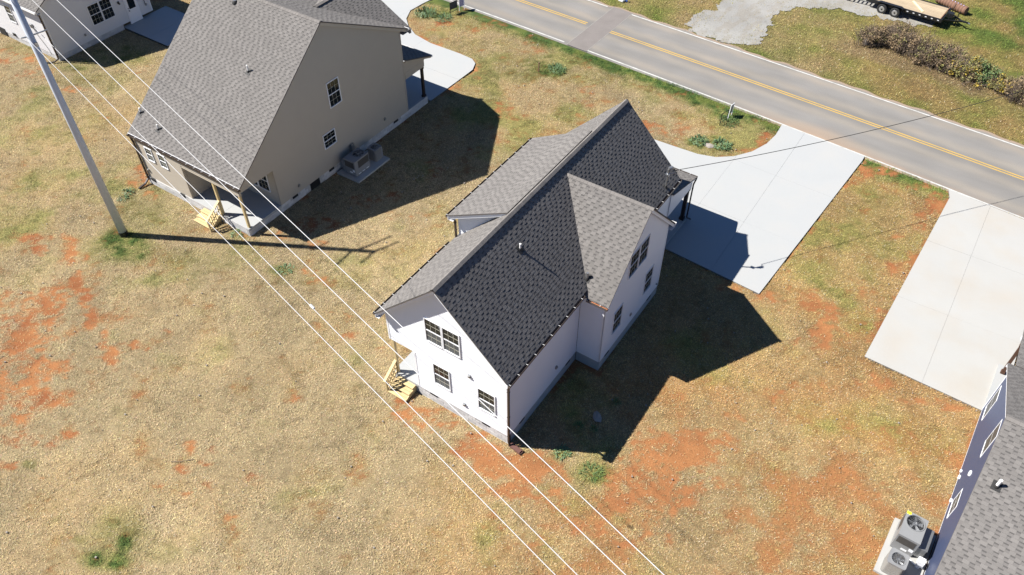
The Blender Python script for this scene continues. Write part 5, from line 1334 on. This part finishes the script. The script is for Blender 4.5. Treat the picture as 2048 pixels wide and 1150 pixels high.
# ================================================================== weeds, stones, litter
def weed(loc, r, h, n, label, m='weed', wide=.022, kind="clump"):
    b = MB(); sp = .85 if n > 60 else .35; n = int(n * .6) if n > 60 else n; h *= .6
    for i in range(n):
        a = random.uniform(0, 6.283); d = random.random() ** .7 * r * sp; x, y = d * math.cos(a), d * math.sin(a)
        a2 = a + random.uniform(-.8, .8); L = min(r, .45) * random.uniform(.25, .6); hh = h * random.uniform(.4, 1); w = wide * random.uniform(.6, 1.3)
        p0 = Vector((x, y, -.02)); p1 = Vector((x + math.cos(a2) * L * .4, y + math.sin(a2) * L * .4, hh)); p2 = Vector((x + math.cos(a2) * L, y + math.sin(a2) * L, hh * random.uniform(.5, .95)))
        s = Vector((-math.sin(a2), math.cos(a2), 0)) * w
        b.poly([p0 - s * .5, p0 + s * .5, p1 + s, p1 - s]); b.poly([p1 - s, p1 + s, p2])
    o = b.build("weed_clump", M[m], None, loc=loc); tag(o, label, "weeds", "weed clumps in the lawn"); return o
weed((-14.5, 27.6, 0), .75, .32, 260, "bluish green weeds beside the wooden stake")
weed((-14.05, 27.3, 0), .40, .30, 120, "small darker weeds right of the staked clump", 'leaf_green')
weed((-1.05, 25.7, 0), .72, .36, 280, "bushy green weeds right of the pale stone by the drive's curve", wide=.03)
weed((-2.45, 25.3, 0), .62, .32, 220, "bushy green weeds left of the pale stone by the drive's curve", wide=.03)
weed((-1.75, 28.3, 0), .75, .26, 380, "dense green grass clump between the two signs near the drive", 'leaf_green', .014)
weed((2.1, 2.55, 0), .42, .25, 50, "sparse arching grass weed in the white house's deep shadow", 'leaf_green', .012)
weed((2.75, 2.75, 0), .36, .28, 45, "second arching grass weed in the shadow, by the stone", 'leaf_green', .012)
weed((2.9, 4.6, 0), .36, .28, 40, "faint grass weed far inside the white house's shadow", 'leaf_green', .012)
weed((2.2, .95, 0), .36, .16, 140, "bright green tuft at the edge of the white house's shadow")
weed((3.75, .80, 0), .50, .14, 200, "green grass tuft on bare clay below the shadow corner", 'leaf_green', .012)
weed((-28.3, 1.9, 0), .38, .22, 90, "weed rosette nearest the tan house's downspout"); weed((-28.05, 1.35, 0), .34, .2, 80, "weed rosette below the other one by the pole")
weed((-15.95, 2.4, 0), .45, .12, 90, "low green weed in the lawn right of the tan porch corner")
weed((-20.2, 2.95, 0), .40, .16, 90, "small weed at the foot of the tan porch corner")
weed((-27.2, 28.9, 0), 1.0, .45, 420, "tall green weeds in the bend of the tan house's drive", wide=.025)
weed((-25.6, 29.0, 0), .8, .35, 260, "tall green weeds just left of the black framed sign", wide=.022)
def stone(loc, s, label, m='stone', cat="stone"):
    bm = bmesh.new(); bmesh.ops.create_icosphere(bm, subdivisions=2, radius=1)
    for v in bm.verts:
        k = 1 + random.uniform(-.16, .16); v.co = Vector((v.co.x * s[0] * k, v.co.y * s[1] * k, v.co.z * s[2] * k))
    me = bpy.data.meshes.new("stone"); bm.to_mesh(me); bm.free(); me.materials.append(M[m])
    o = bpy.data.objects.new("stone", me); COL.objects.link(o); o.location = loc; o.rotation_euler = (0, 0, random.uniform(0, 3)); tag(o, label, cat, "loose stones"); return o
stone((2.56, 3.4, .05), (.30, .20, .12), "pale flat stone in the white house's deep shadow")
stone((-1.72, 25.2, .03), (.34, .24, .08), "pale flat stone between two weed clumps by the drive")
stone((2.65, 43.4, .1), (.28, .24, .26), "round pale stone at the foot of the dead hedge")
lit = MB()
for i in range(420):
    x = random.uniform(-34, 18); y = random.uniform(-16, 31)
    if any(inside(np.array([x]), np.array([y]), p)[0] for p in [MID_DRIVE, RIGHT_DRIVE, TAN_DRIVE] + HOUSES) or y > near(x) - .2: continue
    s = random.uniform(.015, .05); zc = .035
    a = random.uniform(0, 3); c, d = math.cos(a) * s, math.sin(a) * s
    lit.prism([(x - c, y - d, zc - .03), (x + d, y - c, zc - .03), (x + c * .8, y + d, zc - .03), (x - d, y + c * .7, zc - .03)], (0, 0, .03 + s * .6))
tag(lit.build("pebbles", M['stone']), kind="stuff")
b = MB(); b.prism([(-15.75, 39.05, .05), (-15.35, 39.0, .06), (-15.2, 39.3, .05), (-15.6, 39.4, .07)], (.02, 0, .16)); b.prism([(-15.35, 39.2, .08), (-15.05, 39.25, .06), (-15.1, 39.45, .07)], (0, 0, .2), 1)
tag(b.build("litter_bag", [M['white_trim'], mat("blue plastic", (.08, .16, .5), .4)], None, (-15.4, 39.2, 0), loc=(-15.4, 39.2, 0)), "crumpled white and blue litter on the far verge at the top", "litter")
b = MB(); b.tube([(-11.59, -8.86, .05), (-11.2, -8.6, .07), (-10.86, -8.22, .04)], .013, 6)
tag(b.build("stick", M['twig'], None, (-11.2, -8.5, 0), loc=(-11.2, -8.5, 0)), "thin dry stick lying on the pale lawn", "stick")

# ================================================================== dead hedge beyond the road
def shrub(loc, rx, ry, h, leaves, twigs, label, mix, rz=0.0):
    t = empty("shrub", loc, rz); tag(t, label, "shrub", "roadside shrubs")
    ry *= 1.2; h *= 1.1
    lobes = [(rx * random.uniform(-.75, .75), ry * random.uniform(-.75, .75), random.uniform(.35, .6), random.uniform(.55, 1.2)) for _ in range(7)] + [(0, 0, .6, 1.0)]
    def spot():
        lx, ly, lr, lh = random.choice(lobes); a = random.uniform(0, 6.283); d = math.sqrt(random.random()) * 1.05
        return lx + lr * rx * d * math.cos(a), ly + lr * ry * d * math.sin(a), h * lh * (1 - .5 * d * d)
    b = MB()
    for i in range(twigs):
        x, y, H_ = spot(); H_ *= random.uniform(.7, 1.25)
        lx, ly = random.gauss(0, .26) + .3 * x / rx, random.gauss(0, .26) + .3 * y / ry
        p = Vector((x, y, -.05)); q_ = p + Vector((lx * .45, ly * .45, H_ * .6)); r_ = p + Vector((lx, ly, H_))
        b.tube([p, q_, r_], [.014, .010, .004], 3, caps=False)
        for k in range(3):
            o_ = q_.lerp(r_, random.random()); e_ = o_ + Vector((random.gauss(0, .18), random.gauss(0, .18), random.uniform(.02, .22)))
            b.tube([o_, e_], [.007, .003], 3, caps=False)
    b.build("branches", M['twig'], t)
    for mk, n in mix:
        b = MB(); cl = [spot() for _ in range(max(8, int(60 * n)))]
        for i in range(int(leaves * n)):
            x, y, H_ = random.choice(cl); x += random.gauss(0, .11); y += random.gauss(0, .11)
            zc = max(.03, H_ * min(1.1, .35 + .65 * random.random() ** .6) + random.gauss(0, .05))
            c = Vector((x, y, zc)); u = Vector((random.gauss(0, 1), random.gauss(0, 1), random.gauss(0, 1))).normalized(); v = u.orthogonal().normalized(); s = random.uniform(.03, .075)
            b.poly([c - u * s, c + v * s * .6, c + u * s, c - v * s * .6])
        b.build("foliage", M[mk], t)
    return t
shrub((3.7, 44.2, 0), 1.6, 1.25, 1.25, 2600, 460, "leafless grey brown shrub at the left end of the hedge", [('leaf_brown', 1.0), ('leaf_olive', .12)])
shrub((5.5, 44.1, 0), 1.6, 1.3, 1.4, 2600, 440, "grey brown shrub with bare twigs, second from the hedge's left end", [('leaf_brown', 1.0), ('leaf_olive', .2)])
shrub((7.2, 43.7, 0), 1.45, 1.3, 1.3, 2500, 360, "brown shrub with olive patches in the middle of the hedge", [('leaf_brown', .8), ('leaf_olive', .45)])
shrub((8.6, 43.2, 0), 1.3, 1.2, 1.2, 2300, 300, "brown shrub with yellow leaves right of the hedge's middle", [('leaf_brown', .75), ('leaf_olive', .4), ('leaf_yellow', .16)])
shrub((9.6, 42.5, 0), 1.1, 1.0, 1.1, 2000, 180, "yellow and olive leaved shrub between brown and green ones", [('leaf_yellow', .35), ('leaf_olive', .8), ('leaf_brown', .3)])
shrub((10.9, 43.1, 0), 1.0, .9, .95, 2400, 60, "green leafy shrub in the otherwise brown hedge", [('leaf_green', 1.0), ('leaf_olive', .25)])
shrub((12.2, 42.4, 0), .95, .85, .9, 1800, 120, "small yellowish shrub right of the green leafy one", [('leaf_yellow', .4), ('leaf_olive', .7), ('leaf_brown', .3)])
shrub((13.4, 41.6, 0), 1.2, 1.25, 1.2, 2300, 280, "brown twiggy shrub at the far right edge of the picture", [('leaf_brown', .9), ('leaf_olive', .4)])

# ================================================================== trailer
tr = empty("flatbed_trailer", (3.5, 50.0, 0), R(-4)); tag(tr, "black flatbed trailer with plank deck and ramps on the gravel", "trailer")
L0, L1, W2, ZD = -2.6, 3.05, 1.12, .72
for k in range(9):
    y0 = -W2 + .06 + k * (2 * W2 - .12) / 9; b = MB(); b.box(L0, L1, y0 + .006, y0 + (2 * W2 - .12) / 9 - .006, ZD - .045, ZD + random.uniform(-.004, .004)); b.build("plank", M['plank'], tr)
b = MB()
for s in (-1, 1): b.box(L0, L1 + .05, s * W2 - .06, s * W2 + .06, ZD - .22, ZD + .03)
for k in range(8): x = L0 + .1 + k * .76; b.box(x, x + .07, -W2 + .062, W2 - .062, ZD - .16, ZD - .05)
b.box(L1 + .0501, L1 + .13, -W2 - .06, W2 + .06, ZD - .22, ZD + .03); b.build("frame", M['black'], tr)
b = MB(); b.box(L1 - .04, L1 + .02, -W2 + .07, W2 - .07, ZD + .032, ZD + .10); b.build("bulkhead", M['rust'], tr)
for s in (-1, 1):
    for k in range(6):
        x = .55 + k * .46; b = MB(); b.box(x, x + .13, s * (W2 + .061), s * (W2 + .075), ZD - .11, ZD - .06); b.build("reflector", M['white_trim'], tr)
    f = MB(); yf0 = s * (W2 + .09); yf1 = s * (W2 + .38)
    pts = [(-1.75, ZD - .18), (-1.68, ZD + .1), (-1.5, ZD + .17), (.12, ZD + .17), (.3, ZD + .1), (.36, ZD - .18)]
    for (x0, z0), (x1, z1) in zip(pts[:-1], pts[1:]): f.prism([(x0, yf0, z0), (x1, yf0, z1), (x1, yf1, z1), (x0, yf1, z0)], (0, 0, -.02))
    f.build("fender", M['black'], tr)
    for x in (-1.2, -.2):
        y = s * (W2 + .24)
        def wp(yy, r): return [(x + r * math.cos(6.2832 * k / 24), yy, .37 + r * math.sin(6.2832 * k / 24)) for k in range(24)]
        b = MB(); b.tube([(x, y - s * .11, .37), (x, y - s * .09, .37), (x, y + s * .09, .37), (x, y + s * .11, .37)], [.33, .37, .37, .33], 28); ty = b.build("wheel", M['tyre'], tr)
        b = MB(); b.tube([(x, y + s * .111, .37), (x, y + s * .118, .37)], [.205, .195], 24); b.build("rim", M['rim'], ty)
        b = MB(); b.tube([(x, y + s * .119, .37), (x, y + s * .15, .37)], [.07, .05], 12); b.build("hub", M['black'], ty)
b = MB()
for s in (-1, 1): b.bar((L1 + .1, s * .8, ZD - .14), (L1 + 1.35, 0, ZD - .2), .08, .1)
b.box(L1 + 1.3, L1 + 1.75, -.06, .06, ZD - .24, ZD - .14); b.build("tongue", M['black'], tr)
b = MB(); b.tube([(L1 + 1.75, 0, ZD - .2), (L1 + 1.9, 0, ZD - .22)], [.06, .05], 10); b.build("coupler", M['galv'], tr)
b = MB(); b.tube([(L1 + .9, .12, .05), (L1 + .9, .12, ZD + .35)], .04, 10); b.bar((L1 + .9, .12, ZD + .35), (L1 + 1.05, .12, ZD + .38), .03); b.box(L1 + .82, L1 + .98, .04, .2, 0.02, .05); b.build("jack", M['black'], tr)
b = MB(); b.tube([(L1 + .45, -.5, ZD - .2), (L1 + .4, -.45, ZD + .35)], .025, 8); b.box(L1 + .2, L1 + .6, -.25, .2, ZD - .1, ZD + .22); b.build("tool_box", M['black'], tr)
b = MB(); b.tube([(L1 + .3, .75, ZD), (L1 + .36, .8, ZD + .6)], .03, 8); b.build("side_post", M['black'], tr)
for s in (-1, 1):
    b = MB()
    for e in (-.28, .28): b.bar((L0 - .02, s * .72 + e, ZD - .1), (L0 - 1.5, s * .72 + e, .08), .06, .08)
    rp = b.build("ramp", M['black'], tr)
    for k in range(6):
        t_ = (k + .5) / 6; b = MB(); x = L0 - .02 - 1.48 * t_; z_ = ZD - .08 - (ZD - .18) * t_
        b.box(x - .05, x + .05, s * .72 - .25, s * .72 + .25, z_ - .02, z_ + .02); b.build("rung", M['pale_lumber'] if s < 0 else M['black'], rp)
b = MB(); b.bar((1.2 - .55, .55, ZD + .03), (1.2 + .62, -.75, ZD + .03), .14, .045)
o = b.build("loose_plank", M['pale_lumber'], None, (0, 0, 0)); o.location = (3.3, 50.0, 0); o.rotation_euler = (0, 0, R(-4)); tag(o, "pale new board lying across the trailer's plank deck", "board")
# ribbed steel roll behind the trailer
b = MB(); A_, B_ = Vector((5.4, 53.0, .33)), Vector((7.75, 52.05, .33)); k = 22; pts = []; rs = []
for i in range(k + 1):
    pts.append(A_.lerp(B_, i / k) - Vector((6.5, 52.5, 0))); rs.append(.33 if i % 2 else .30)
b.tube(pts, rs, 22); ro = b.build("steel_roll", M['rust'], None, loc=(6.5, 52.5, 0)); tag(ro, "rusty brown ribbed roll lying in grass behind the trailer", "roll")
for i in range(9):
    c = A_.lerp(B_, (i + .8) / 10.2); b = MB(); d_ = (B_ - A_).normalized()
    b.bar(c - d_ * .03 + Vector((0, 0, .335)), c + d_ * .05 + Vector((-.05, -.12, .32)), .05, .02); b.build("slat", M['sign_pale'], ro, (6.5, 52.5, 0))
